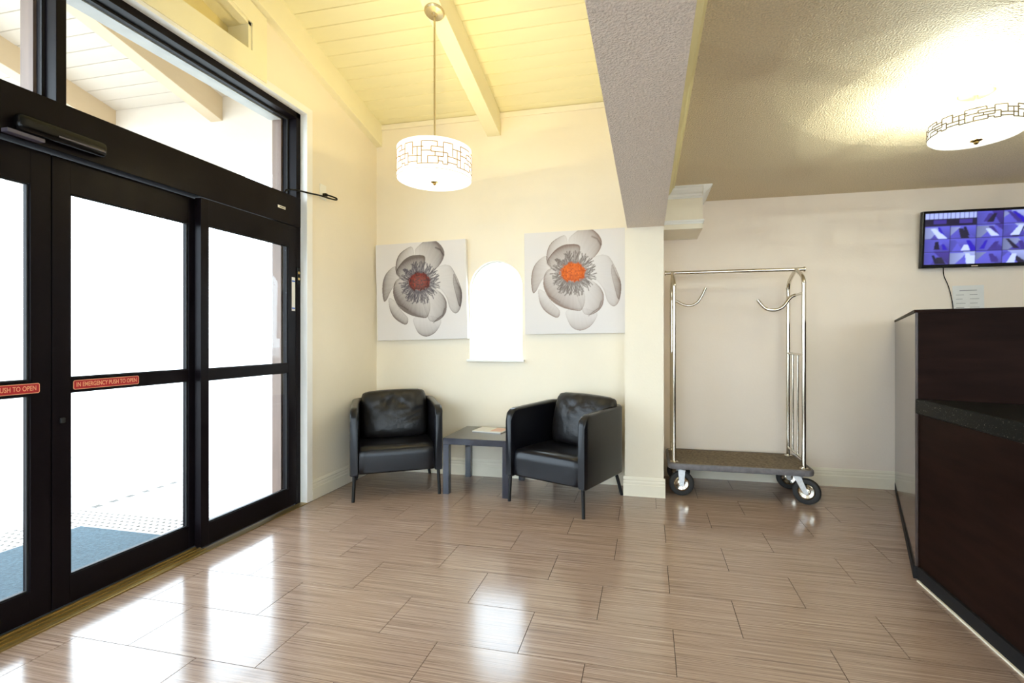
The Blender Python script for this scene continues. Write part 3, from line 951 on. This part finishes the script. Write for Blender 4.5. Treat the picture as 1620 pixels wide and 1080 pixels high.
# ================================================================== SIDE TABLE, MAGAZINE
TX, TY, TS, TZ = -1.608, 3.683, 0.55, 0.45
tb = empty('side_table', (TX + TS / 2, TY + TS / 2, 0)); tag(tb, 'square black low table between the two armchairs', 'table')
put('tabletop', bx(TX, TX + TS, TY, TY + TS, TZ - .05, TZ, bev=.0015, seg=1), M['table'], tb)
for x in (TX + .001, TX + TS - .051):
    for y in (TY + .001, TY + TS - .051):
        put('leg', bx(x, x + .05, y, y + .05, 0, TZ - .05, bev=.001, seg=1), M['table'], tb)
mg = empty('magazine', (-1.31, 4.07, TZ), R(-7)); tag(mg, 'thin pale magazine lying on the black side table', 'magazine')
put('pages', bx(-.148, .118, -.102, .102, 0.0003, .007), M['paper'], mg, local=True)
put('cover', bx(-.150, .120, -.104, .104, .007, .0078), M['paper'], mg, local=True)
put('cover_picture', bx(.0, .112, -.06, .09, .0078, .0082), M['ink_pink'], mg, local=True)

# ================================================================== LUGGAGE CART
ct = empty('luggage_cart', (0.69, 4.29, 0)); tag(ct, 'chrome birdcage luggage cart with carpeted deck behind the column', 'luggage cart')
X0, X1, Y0_, Y1_ = 0.155, 1.215, 4.0, 4.565
ZB, ZT = 0.222, 0.268
def rrect(x0, x1, y0, y1, r, n=6):
    pts = []
    for cx, cy, a0 in ((x1 - r, y1 - r, 0), (x0 + r, y1 - r, 90), (x0 + r, y0 + r, 180), (x1 - r, y0 + r, 270)):
        for i in range(n + 1): pts.append((cx + r * math.cos(R(a0 + 90 * i / n)), cy + r * math.sin(R(a0 + 90 * i / n))))
    return pts
bm = nb(); prism(bm, rrect(X0 + .012, X1 - .012, Y0_ + .012, Y1_ - .012, .04), ZB + .002, ZT - .006); put('deck', bm, M['zinc'], ct)
bm = nb()
P = [(x, y, (ZB + ZT) / 2) for x, y in rrect(X0 + .012, X1 - .012, Y0_ + .012, Y1_ - .012, .045)]
rg = []
N = len(P)
for i in range(N):
    t = (Vector(P[(i + 1) % N]) - Vector(P[i - 1])).normalized(); nr = Vector((t.y, -t.x, 0))
    rg.append([bm.verts.new(Vector(P[i]) + nr * a + Vector((0, 0, z))) for a, z in ((-.006, .023), (.004, .023), (.010, .018), (.013, .0), (.010, -.018), (.004, -.023), (-.006, -.023))])
for i in range(N):
    A, B2 = rg[i], rg[(i + 1) % N]
    for k in range(len(A)): bm.faces.new((A[k], A[(k + 1) % len(A)], B2[(k + 1) % len(A)], B2[k]))
put('bumper', bm, M['bumper'], ct, smooth=True)
bm = nb(); prism(bm, rrect(X0 + .02, X1 - .02, Y0_ + .02, Y1_ - .02, .04), ZT - .006, ZT - .001); put('carpet', bm, M['carpet'], ct)
YF, YK, YM = 4.075, 4.50, 4.285
XLp, XRp = 0.205, 1.152
TR_ = 0.0155
for xp in (XLp, XRp):
    ar = spline([(xp, YF, ZT - .004), (xp, YF, .9), (xp, YF, 1.60), (xp, YF, 1.665), (xp, YF + .022, 1.712), (xp, YF + .075, 1.745), (xp, YM - .012, 1.797)], 6)
    bm = nb(); tube(bm, ar, TR_, 14); put('upright', bm, M['chrome'], ct, smooth=True)
    ar = spline([(xp, YK, ZT - .004), (xp, YK, .9), (xp, YK, 1.60), (xp, YK, 1.665), (xp, YK - .022, 1.712), (xp, YK - .075, 1.745), (xp, YM + .012, 1.797)], 6)
    bm = nb(); tube(bm, ar, TR_, 14); put('upright', bm, M['chrome'], ct, smooth=True)
    for yy in (YF, YK):
        b = nb(); lathe(b, [(.032, 0), (.031, .003), (.019, .006), (.017, .012)], 20, (xp, yy, ZT - .001)); put('post_flange', b, M['chrome'], ct, smooth=True)
    for zz in (1.125, .335):
        bm = nb(); tube(bm, [(xp, YF, zz), (xp, YK, zz)], .0095, 10); put('side_rail', bm, M['chrome'], ct, smooth=True)
    for f in (.36, .68):
        b = nb(); tube(b, [(xp, YF + (YK - YF) * f, .335), (xp, YF + (YK - YF) * f, 1.125)], .008, 10); put('side_bar', b, M['chrome'], ct, smooth=True)
    bm = nb(); tube(bm, [(xp, YF, 1.595), (xp, YK, 1.595)], .011, 10); put('cross_bar', bm, M['chrome'], ct, smooth=True)
bm = nb(); tube(bm, [(XLp - .06, YM, 1.80), (XRp + .06, YM, 1.80)], .0145, 14)
for x in (XLp - .062, XRp + .062): tube(bm, [(x - .004, YM, 1.80), (x + .004, YM, 1.80)], .023, 14)
put('top_rail', bm, M['chrome'], ct, smooth=True)
hk = spline([(XRp, YM, 1.597), (XRp - .04, YM, 1.575), (1.06, YM, 1.505), (1.0, YM, 1.478), (.94, YM, 1.485), (.90, YM, 1.520), (.868, YM, 1.562)], 6)
bm = nb(); tube(bm, hk, .0135, 12); put('hook', bm, M['chrome'], ct, smooth=True)
hk = spline([(XLp, YM, 1.575), (XLp + .03, YM, 1.562), (.29, YM, 1.532), (.345, YM, 1.523), (.40, YM, 1.547), (.437, YM, 1.60), (.470, YM, 1.672)], 6)
bm = nb(); tube(bm, hk, .0115, 12); put('hook', bm, M['chrome'], ct, smooth=True)
def caster(x, y, ang, swivel):
    m = Matrix.Translation((x, y, 0)) @ Matrix.Rotation(ang, 4, 'Z')
    WR_ = 0.098
    ax = Matrix.Translation((swivel, 0, WR_)) @ Matrix.Rotation(R(90), 4, 'X')
    b = nb()
    lathe(b, [(.060, -.020), (.080, -.024), (.092, -.019), (.0965, -.010), (WR_, 0), (.0965, .010), (.092, .019), (.080, .024), (.060, .020), (.060, -.020)], 40)
    bmesh.ops.transform(b, matrix=m @ ax, verts=b.verts)
    wh = put('wheel', b, M['tyre'], ct, smooth=True)
    b = nb(); lathe(b, [(.0595, -.018), (.057, -.022), (.050, -.012), (.030, -.008), (.022, -.024), (.010, -.027), (0, -.027)], 32); 
    lathe(b, [(.0595, .018), (.057, .022), (.050, .012), (.030, .008), (.022, .024), (.010, .027), (0, .027)], 32)
    lathe(b, [(.0595, -.018), (.0595, .018)], 32)
    bmesh.ops.transform(b, matrix=m @ ax, verts=b.verts)
    put('hub', b, M['chrome'], wh, smooth=True)
    b = nb()
    for s in (-1, 1):
        prism(b, [(-.027, .205), (.027, .205), (swivel + .017, WR_ - .012), (swivel, WR_ - .020), (swivel - .017, WR_ - .012)], s * .0315 - .002, s * .0315 + .002, 'y')
        prism(b, rrect(swivel - .008, swivel + .008, WR_ - .008, WR_ + .008, .0075, 2), s * .034 - .005, s * .034 + .005, 'y')
    box(b, -.028, .028, -.0335, .0335, .203, .208)
    lathe(b, [(.030, .208), (.030, .214), (.024, .216), (0, .216)], 20)
    box(b, -.048, .048, -.040, .040, .216, ZB + .001)
    bmesh.ops.transform(b, matrix=m, verts=b.verts)
    put('caster_fork', b, M['zinc'], wh)
caster(0.262, 4.075, R(0), 0.0)
caster(0.262, 4.47, R(180), 0.0)
caster(1.115, 4.085, R(-24), 0.058)
caster(1.115, 4.455, R(-8), 0.03)

# ================================================================== FLOWER CANVASES
def cr_closed(pts, n=10):
    P = np.array(pts, float); out = []
    N = len(P)
    for i in range(N):
        a, b, c, d = P[i - 1], P[i], P[(i + 1) % N], P[(i + 2) % N]
        for k in range(n):
            t = k / n
            out.append(0.5 * ((2 * b) + (c - a) * t + (2 * a - 5 * b + 4 * c - d) * t * t + (3 * b - a - 3 * c + d) * t ** 3))
    return np.array(out)
def inside_dist(poly, X, Y):
    ins = np.zeros(X.shape, bool); dist = np.full(X.shape, 1e9)
    n_ = len(poly)
    for i in range(n_):
        x0, y0 = poly[i]; x1, y1 = poly[(i + 1) % n_]
        cond = ((y0 > Y) != (y1 > Y))
        with np.errstate(divide='ignore', invalid='ignore'):
            xi = (x1 - x0) * (Y - y0) / ((y1 - y0) if y1 != y0 else 1e-9) + x0
        ins ^= cond & (X < xi)
        dx, dy = x1 - x0, y1 - y0; L = dx * dx + dy * dy + 1e-9
        t = np.clip(((X - x0) * dx + (Y - y0) * dy) / L, 0, 1)
        d = (X - x0 - t * dx) ** 2 + (Y - y0 - t * dy) ** 2
        dist = np.minimum(dist, d)
    return ins, np.sqrt(dist)
PETALS = [
    # outline, tint (0 pale .. 1 dark), edge darkness, dark-edge direction
    ([(1215, 155), (1240, 122), (1290, 92), (1340, 90), (1388, 125), (1412, 175), (1395, 228), (1350, 275), (1290, 320), (1235, 330), (1225, 240)], .30, .55, (1, -.5)),
    ([(1197, 127), (1145, 140), (1102, 175), (1083, 225), (1082, 275), (1110, 310), (1180, 320), (1235, 300), (1215, 200)], .22, .5, (-1, -.3)),
    ([(1278, 188), (1205, 178), (1145, 200), (1097, 250), (1083, 290), (1120, 320), (1190, 340), (1250, 330), (1278, 240)], .38, .65, (-.2, -1)),
    ([(1082, 242), (1022, 275), (992, 330), (985, 400), (995, 460), (1018, 445), (1045, 395), (1085, 345), (1110, 315)], .36, .55, (-1, 0)),
    ([(1112, 318), (1072, 345), (1060, 410), (1075, 462), (1110, 512), (1170, 550), (1240, 570), (1290, 568), (1310, 490), (1270, 400), (1200, 340)], .42, .75, (-.8, .8)),
    ([(1030, 442), (1035, 512), (1060, 562), (1100, 595), (1145, 612), (1158, 572), (1112, 520), (1072, 462)], .30, .7, (-.6, .8)),
    ([(1198, 572), (1210, 640), (1240, 678), (1285, 690), (1335, 670), (1368, 630), (1378, 588), (1300, 560)], .22, .4, (0, 1)),
    ([(1250, 400), (1290, 568), (1330, 600), (1380, 582), (1412, 545), (1420, 490), (1408, 455), (1385, 425), (1330, 390)], .26, .7, (1, .3)),
    ([(1320, 285), (1395, 252), (1445, 258), (1475, 300), (1502, 360), (1520, 425), (1513, 505), (1493, 545), (1468, 550), (1440, 520), (1420, 455), (1380, 400), (1320, 360)], .18, .5, (1, .1)),
    ([(1470, 308), (1492, 360), (1520, 425), (1514, 500), (1500, 508), (1480, 435), (1465, 365)], .40, .6, (1, 0)),
]
def flower(dark, tint, heart_a, heart_b, stam, S=300, seedv=1):
    rnd = np.random.RandomState(seedv)
    u = np.linspace(945, 1550, S); v = np.linspace(100, 708, S)
    X, Y = np.meshgrid(u, v)
    bgc = np.array([0.76, 0.73, 0.725])
    img = np.ones((S, S, 3)) * bgc
    sk = np.array(tint)
    cx, cy = 1240, 345
    for pts, tn, ed, dr in PETALS:
        poly = cr_closed(pts, 5)
        ins, d = inside_dist(poly, X, Y)
        mx, my = poly.mean(0); sz = max(np.ptp(poly[:, 0]), np.ptp(poly[:, 1])) / 2
        dn = np.hypot(*dr)
        side = ((X - mx) * dr[0] + (Y - my) * dr[1]) / dn / sz
        ang = np.arctan2(Y - cy, X - cx)
        veins = 0.05 * np.sin(ang * 55 + 3 * np.sin(ang * 9)) + 0.03 * np.sin(ang * 130)
        a = 1.55 * tn * (0.50 + 0.55 * np.clip(side, -1, 1)) + veins * tn * .8
        a += ed * np.exp(-d / 2.6) * (0.35 + 0.65 * np.clip(side + .3, 0, 1))
        a += ed * 0.75 * np.exp(-d / 22) * np.clip(side + .15, 0, 1)
        a = np.clip(a * dark, 0, .93) * ins
        img = img * (1 - a[..., None] * (1 - sk))
    # fold lines near the lower right petal and the top petal
    for (pl_, wd, st_) in (([(1355, 140), (1385, 155), (1405, 190)], 5, .5), ([(1330, 605), (1360, 580), (1392, 560), (1405, 520)], 3, .5), ([(1090, 480), (1130, 500), (1160, 520)], 2.5, .35)):
        pp = np.array(pl_, float)
        dd = np.full(X.shape, 1e9)
        for i in range(len(pp) - 1):
            x0, y0 = pp[i]; x1, y1 = pp[i + 1]; dx, dy = x1 - x0, y1 - y0
            t = np.clip(((X - x0) * dx + (Y - y0) * dy) / (dx * dx + dy * dy), 0, 1)
            dd = np.minimum(dd, np.hypot(X - x0 - t * dx, Y - y0 - t * dy))
        img = img * (1 - (st_ * dark * np.exp(-(dd / wd) ** 2))[..., None] * (1 - sk))
    # stamens
    acc = np.zeros(X.shape)
    for i in range(190):
        a0 = rnd.uniform(0, 2 * PI); r0 = rnd.uniform(45, 66); r1 = rnd.uniform(96, 142)
        bend = rnd.uniform(-.22, .22)
        pts = [(cx + r * math.cos(a0 + bend * f * f), cy + 8 + .97 * r * math.sin(a0 + bend * f * f)) for f, r in [(k / 5, r0 + (r1 - r0) * k / 5) for k in range(6)]]
        w0 = rnd.uniform(2.0, 3.6)
        xs = [p[0] for p in pts]; ys = [p[1] for p in pts]
        i0, i1 = np.searchsorted(u, [min(xs) - 8, max(xs) + 8]); j0, j1 = np.searchsorted(v, [min(ys) - 8, max(ys) + 8])
        Xs, Ys = X[j0:j1, i0:i1], Y[j0:j1, i0:i1]
        if Xs.size == 0: continue
        for k in range(5):
            x0, y0 = pts[k]; x1, y1 = pts[k + 1]; dx, dy = x1 - x0, y1 - y0
            t = np.clip(((Xs - x0) * dx + (Ys - y0) * dy) / (dx * dx + dy * dy), 0, 1)
            dd = np.hypot(Xs - x0 - t * dx, Ys - y0 - t * dy)
            wk = w0 * (0.7 + .5 * k / 4)
            acc[j0:j1, i0:i1] = np.maximum(acc[j0:j1, i0:i1], np.exp(-(dd / wk) ** 2) * (.6 + .4 * rnd.rand()))
    ringd = np.hypot(X - cx, Y - cy - 5)
    acc = np.maximum(acc, .82 * np.exp(-((ringd - 62) / 22) ** 2) * stam[3])
    acc = np.clip(acc * stam[3], 0, .95)
    img = img * (1 - acc[..., None]) + np.array(stam[:3]) * acc[..., None]
    # heart
    nz = rnd.rand(S // 4 + 2, S // 4 + 2)
    nz = np.kron(nz, np.ones((4, 4)))[:S, :S]
    hd = np.hypot((X - cx) / 76, (Y - cy) / 58) + 0.25 * (nz - .5)
    al = np.clip((1.05 - hd) * 7, 0, 1) * heart_a[3]
    hc = np.array(heart_a[:3]) * nz[..., None] + np.array(heart_b[:3]) * (1 - nz[..., None])
    img = img * (1 - al[..., None]) + hc * al[..., None]
    return np.clip(img, 0, 1)
def canvas(cx, cz, w, h, rot, label, img):
    t = empty('canvas_print', (cx, YB, cz)); tag(t, label, 'picture', 'flower canvases on the back wall')
    m = Matrix.Translation((cx, 0, cz)) @ Matrix.Rotation(rot, 4, 'Y')
    b = nb(); box(b, -w / 2, w / 2, YB - 0.048, YB - .002, -h / 2, h / 2, bev=.002)
    bmesh.ops.transform(b, matrix=m, verts=b.verts)
    put('stretched_canvas', b, M['canvas'], t)
    g = Matrix.Translation((0, YB - 0.0486, 0)) @ Matrix(((w - .004, 0, 0, 0), (0, 0, -1, 0), (0, h - .004, 0, 0), (0, 0, 0, 1)))
    grid_print('printed_face', img, m @ g, M['print'], t)
canvas(-2.054, 1.690, 0.905, 0.905, R(-1.4), 'white canvas with a grey violet flower and dark red heart, left of the arched window',
       flower(1.5, (.20, .16, .15), (.30, .025, .006, .92), (.045, .012, .012), (.030, .022, .05, 1.0), seedv=2))
canvas(-0.617, 1.735, 0.885, 0.890, R(-0.6), 'white canvas with a pale brown flower and bright orange heart, right of the arched window',
       flower(1.2, (.32, .23, .19), (.80, .16, .004, .97), (.50, .075, .002), (.10, .07, .06, .95), seedv=2))

# ================================================================== LAMPS
PAT = [  # line segments of one repeat, (angle in degrees, height 0 top .. 1 bottom)
    ((-37, .17), (-37, .86)), ((-37, .17), (-14, .17)), ((-14, .17), (-14, .33)), ((-23, .33), (-5.5, .33)), ((-23, .33), (-23, .49)), ((-23, .49), (1, .49)),
    ((-37, .46), (-23, .46)), ((-5.5, .17), (-5.5, .63)), ((-5.5, .17), (9, .17)), ((9, .17), (9, .57)), ((1, .49), (1, .85)), ((1, .59), (23, .62)),
    ((9, .33), (26, .34)), ((16.5, .34), (16.5, .86)), ((-17.5, .49), (-17.5, .63)), ((-28, .63), (-5.5, .63)), ((-28, .63), (-28, .85)),
    ((-37, .86), (-13, .85)), ((-13, .63), (-13, .85)), ((-13, .77), (-6.5, .77)), ((-6.5, .77), (-6.5, .85)), ((-6.5, .85), (1, .85)), ((1, .78), (16.5, .79)), ((16.5, .86), (23, .86))]
def pattern(bm, c, r, zt, zb, period, w, y0=0, lo=0.0, hi=1.0, turn=0.0):
    H_ = zt - zb
    for rep in range(int(round(360 / period))):
        for (a0, t0), (a1, t1) in PAT:
            k = period / 60.0
            A0 = R((a0 + 7) * k + rep * period + turn); A1 = R((a1 + 7) * k + rep * period + turn)
            q0 = zt - H_ * (lo + (hi - lo) * t0); q1 = zt - H_ * (lo + (hi - lo) * t1)
            n_ = max(1, int(abs(A1 - A0) / R(6)))
            if abs(A1 - A0) < 1e-6:
                da = w / 2 / r
                P_ = [(A0 - da, q0), (A0 + da, q0), (A0 + da, q1), (A0 - da, q1)]
                quads = [P_]
            else:
                quads = []
                for i in range(n_):
                    f0, f1 = i / n_, (i + 1) / n_
                    b0, b1 = A0 + (A1 - A0) * f0, A0 + (A1 - A0) * f1
                    z0, z1 = q0 + (q1 - q0) * f0, q0 + (q1 - q0) * f1
                    quads.append([(b0, z0 + w / 2), (b1, z1 + w / 2), (b1, z1 - w / 2), (b0, z0 - w / 2)])
            for qd in quads:
                ins = [bm.verts.new((c[0] + (r + .0006) * math.sin(a), c[1] - (r + .0006) * math.cos(a), z)) for a, z in qd]
                out = [bm.verts.new((c[0] + (r + .0022) * math.sin(a), c[1] - (r + .0022) * math.cos(a), z)) for a, z in qd]
                bm.faces.new(out)
                for i in range(4): bm.faces.new((ins[i], ins[(i + 1) % 4], out[(i + 1) % 4], out[i]))
def knob(bm, c, s=1.0):
    lathe(bm, [(0, 0.004 * s), (.024 * s, .003 * s), (.025 * s, 0), (.018 * s, -.004 * s), (.010 * s, -.007 * s), (.011 * s, -.012 * s), (.006 * s, -.018 * s), (0, -.02 * s)], 20, c)
# pendant, hung from the middle rafter
px, py = -1.3575, 2.98
zroof = zc(py) - 0.205
pd = empty('pendant_lamp', (px, py, zroof)); tag(pd, 'lit round pendant lamp on a long rod hanging from the rafter', 'lamp')
PR, PZT, PZB = 0.239, 2.478, 2.283
bm = nb(); lathe(bm, [(PR - .004, PZB), (PR, PZB), (PR, PZT), (PR - .004, PZT), (PR - .004, PZB)], 64, (px, py, 0)); put('drum_shade', bm, M['pend_shade'], pd, smooth=True)
bm = nb(); lathe(bm, [(0, PZB - .014), (.12, PZB - .013), (PR - .03, PZB - .010), (PR - .007, PZB - .003), (PR - .005, PZB + .006), (0, PZB + .004)], 64, (px, py, 0)); put('diffuser', bm, M['pend_shade'], pd, smooth=True)
bm = nb(); lathe(bm, [(PR - .001, PZB - .001), (PR + .0015, PZB - .001), (PR + .0015, PZB + .0015), (PR - .001, PZB + .0015)], 64, (px, py, 0)); put('rim', bm, M['nickel'], pd)
bm = nb(); pattern(bm, (px, py), PR, PZT, PZB, 60, .0060, lo=.0, hi=1.0, turn=R(0) + math.degrees(math.atan2(px, py))); put('pattern_lines', bm, M['pattern'], pd)
bm = nb(); tube(bm, [(px, py, PZB), (px, py, zroof - .01)], .0065, 12); put('rod', bm, M['nickel'], pd, smooth=True)
bm = nb()
rotc = Matrix.Rotation(-math.atan(SL), 4, 'X')
lathe(bm, [(0, 0.0), (.066, 0.0), (.066, -.006), (.058, -.016), (.020, -.021), (.012, -.034), (0, -.034)], 40, (px, py, zroof), rotc); put('canopy', bm, M['nickel'], pd, smooth=True)
bm = nb(); knob(bm, (px, py, PZB - .014)); put('finial', bm, M['brass'], pd, smooth=True)
def bulbs(lamp, c, r, z, watts, col, n=4):
    for i in range(n):
        a = 2 * PI * i / n + .4
        ld = bpy.data.lights.new('bulb_light', 'POINT'); ld.energy = watts; ld.color = col; ld.shadow_soft_size = 0.0
        lo = bpy.data.objects.new('bulb_light', ld); C.objects.link(lo); lo.parent = lamp
        lo.location = (c[0] + r * math.cos(a) - lamp.location.x, c[1] + r * math.sin(a) - lamp.location.y, z - lamp.location.z)
bulbs(pd, (px, py), .12, PZT - .075, PEND_W, LAMP_WARM)
# semi-flush lamp on the low ceiling
def flush_lamp(fx, fy, label):
    fm_ = empty('ceiling_lamp', (fx, fy, ZL)); tag(fm_, label, 'lamp')
    FR_, FZT, FZB = 0.192, 2.335, 2.262
    bm = nb(); lathe(bm, [(FR_ - .004, FZB), (FR_, FZB), (FR_, FZT), (FR_ - .004, FZT), (FR_ - .004, FZB)], 64, (fx, fy, 0)); put('drum_shade', bm, M['flush_shade'], fm_, smooth=True)
    bm = nb(); lathe(bm, [(0, FZB - .030), (.08, FZB - .028), (.14, FZB - .022), (FR_ - .012, FZB - .010), (FR_ - .003, FZB), (0, FZB + .003)], 64, (fx, fy, 0)); put('diffuser', bm, M['flush_shade'], fm_, smooth=True)
    bm = nb(); pattern(bm, (fx, fy), FR_, FZT + .006, FZB - .006, 60, .0052, turn=math.degrees(math.atan2(fx, fy)) + 20); put('pattern_lines', bm, M['pattern_dark'], fm_)
    bm = nb(); lathe(bm, [(0, 0), (.075, 0), (.075, -.012), (.062, -.020), (0, -.020)], 40, (fx, fy, ZL)); put('canopy', bm, M['nickel'], fm_, smooth=True)
    bm = nb(); tube(bm, [(fx, fy, FZB), (fx, fy, ZL - .018)], .008, 12); put('stem', bm, M['nickel'], fm_, smooth=True)
    bm = nb(); knob(bm, (fx, fy, FZB - .030)); put('finial', bm, M['brass'], fm_, smooth=True)
    bulbs(fm_, (fx, fy), .10, FZT - .025, FLUSH_W, LAMP_COOL)
flush_lamp(1.590, 2.863, 'lit patterned drum lamp fixed close to the low textured ceiling')
flush_lamp(1.590, -0.30, 'added unseen drum lamp on the low ceiling, fill light from behind the camera')  # twin lamp added out of view to light the alcove and desk side

# ================================================================== TV, PAPER, CABLE
def tv_image(W=160, Hh=92):
    rnd = np.random.RandomState(5)
    img = np.zeros((Hh, W, 3))
    X, Y = np.meshgrid(np.linspace(0, 4, W, endpoint=False), np.linspace(0, 4, Hh, endpoint=False))
    ci = X.astype(int); ri = Y.astype(int)
    x = X - ci; y = Y - ri
    lo = np.array([.035, .02, .22]); mid = np.array([.10, .10, .62]); hi = np.array([.42, .50, 1.0]); cy = np.array([.20, .55, .95]); dk = np.array([.006, .004, .03]); bl = np.array([.02, .0, .75])
    for r in range(4):
        for c in range(4):
            m = (ri == r) & (ci == c)
            base = mid + (lo - mid) * rnd.rand()
            g = np.clip(y + .4 * rnd.rand(), 0, 1)[..., None]
            cell = base * g + mid * (1 - g)
            if r == 0 and c < 2:
                cell = np.where((y < .45)[..., None], hi * .9, dk); cell = np.where(((y < .45) & (np.abs(np.sin(x * 18)) < .35))[..., None], lo, cell)
                cell = np.where(((y > .55) & (np.abs(x - .6) < .25) & (y - .55 < .3))[..., None], lo * 1.2, cell)
            else:
                wx = rnd.uniform(.25, .75); wy = rnd.uniform(.05, .4)
                sl1 = rnd.uniform(.5, 1.4); sl2 = rnd.uniform(.5, 1.4)
                left = (x < wx - (y - wy) * sl1 * .5) & (y > .1); right = (x > wx + (y - wy) * sl2 * .5)
                cell = np.where(left[..., None], [hi * .8, mid, hi * .55][rnd.randint(3)] * (.55 + .6 * x[..., None]), cell)
                cell = np.where(right[..., None], [lo, mid * .8, hi * .6][rnd.randint(3)] * (1.25 - .6 * y[..., None]), cell)
                for k in range(2):
                    a = rnd.uniform(-.5, .5); o0 = rnd.uniform(.2, .8); w = rnd.uniform(.12, .26)
                    d = (x - o0) + (y - .5) * a
                    col = [hi * 1.2, dk, dk, bl * .6, lo][rnd.randint(5)]
                    mk = (d > 0) & (d < w * (.5 + y)) & (y > rnd.uniform(.1, .5)) & (y < rnd.uniform(.75, 1.05))
                    cell = np.where(mk[..., None], col, cell)
            edge = (x < .02) | (y < .025)
            cell = np.where(edge[..., None], dk, cell)
            img[m] = cell[m]
    p = np.pad(img, ((1, 1), (1, 1), (0, 0)), 'edge')
    img = .4 * img + .15 * (p[:-2, 1:-1] + p[2:, 1:-1] + p[1:-1, :-2] + p[1:-1, 2:])
    return img
tv = empty('wall_monitor', (2.52, YA, 2.04)); tag(tv, 'black wall-mounted screen showing sixteen security camera views', 'screen')
TWd, THt = 0.735, 0.452
tm = Matrix.Translation((2.135 + TWd / 2 + .012, 4.545, 2.040)) @ Matrix.Rotation(R(4.0), 4, 'X')
b = nb(); box(b, -TWd / 2, TWd / 2, -.012, .030, -THt / 2, THt / 2, bev=.004); bmesh.ops.transform(b, matrix=tm, verts=b.verts); put('casing', b, M['plastic_black'], tv)
g = tm @ Matrix.Translation((0, -.0126, .004)) @ Matrix(((TWd - .034, 0, 0, 0), (0, 0, -1, 0), (0, THt - .046, 0, 0), (0, 0, 0, 1)))
grid_print('display', tv_image(), g, M['screen'], tv)
b = nb(); box(b, -.022, .022, -.0135, -.012, -THt / 2 + .006, -THt / 2 + .013); bmesh.ops.transform(b, matrix=tm, verts=b.verts); put('nameplate', b, M['chrome'], tv)
b = nb(); box(b, -.11, .11, .030, .050, -.10, .10); bmesh.ops.transform(b, matrix=tm, verts=b.verts); box(b, 2.42, 2.62, YA - .012, YA - .001, 1.94, 2.14); put('wall_bracket', b, M['plastic_black'], tv)
cb = spline([(2.32, 4.585, 1.83), (2.335, 4.606, 1.76), (2.365, 4.608, 1.68), (2.385, 4.608, 1.60), (2.40, 4.608, 1.50), (2.40, 4.608, 1.41)], 6)
bm = nb(); tube(bm, cb, .0035, 8); tag(put('monitor_cable', bm, M['plastic_black'], smooth=True), 'thin black cable hanging from the monitor down the wall', 'cable')
bm = nb(); tube(bm, spline([(2.55, 4.60, 1.835), (2.60, 4.60, 1.812), (2.66, 4.60, 1.812), (2.72, 4.60, 1.84)], 6), .003, 8)
tag(put('looped_cable', bm, M['plastic_white'], smooth=True), 'pale wire sagging just under the monitor', 'cable')
nt_ = empty('notice_sheet', (2.51, YA, 1.54)); tag(nt_, 'white printed notice sheet fixed to the wall below the monitor', 'paper')
m = Matrix.Translation((2.510, YA - .004, 1.535)) @ Matrix.Rotation(R(-1), 4, 'Y')
b = nb(); box(b, -.108, .108, -.001, .001, -.14, .14); bmesh.ops.transform(b, matrix=m, verts=b.verts); put('sheet', b, M['paper'], nt_)
b = nb()
for i in range(7):
    z = .10 - i * .034
    if i == 0: box(b, -.06, .06, -.0016, -.001, z - .003, z + .003)
    else:
        box(b, -.085, -.02 - .01 * (i % 3), -.0016, -.001, z - .002, z + .002); box(b, .01, .075 - .012 * (i % 2), -.0016, -.001, z - .002, z + .002)
bmesh.ops.transform(b, matrix=m, verts=b.verts); put('print_lines', b, M['ink'], nt_)

# ================================================================== OUTLET, PLUG
ol = empty('wall_outlet', (XW, 3.45, 2.418)); tag(ol, 'ivory wall outlet high beside the door frame with a plug in it', 'outlet')
put('cover_plate', bx(XW + .0003, XW + .006, 3.412, 3.488, 2.360, 2.478, bev=.002), M['plastic_white'], ol)
for z in (2.443, 2.395):
    b = nb(); prism(b, [(3.45 + .017 * math.cos(2 * PI * i / 16), z + .014 * math.sin(2 * PI * i / 16)) for i in range(16)], XW + .006, XW + .0075, 'x'); put('socket', b, M['plastic_white'], ol)
pg = empty('power_cord', (XW, 3.2, 2.4)); tag(pg, 'black power cord running from the door header to the wall outlet', 'cord')
bm = nb(); box(bm, XW + .008, XW + .038, 3.435, 3.465, 2.383, 2.407, bev=.005); put('plug', bm, M['plastic_black'], pg, smooth=True)
cord = spline([(-2.572, 3.075, 2.314), (-2.570, 3.10, 2.338), (-2.545, 3.17, 2.352), (-2.50, 3.26, 2.352), (-2.485, 3.36, 2.362), (-2.478, 3.45, 2.366), (-2.47, 3.53, 2.375), (-2.478, 3.545, 2.392), (-2.495, 3.50, 2.398), (XW + .034, 3.455, 2.396)], 8)
bm = nb(); tube(bm, cord, .0065, 8); put('cable', bm, M['plastic_black'], pg, smooth=True)
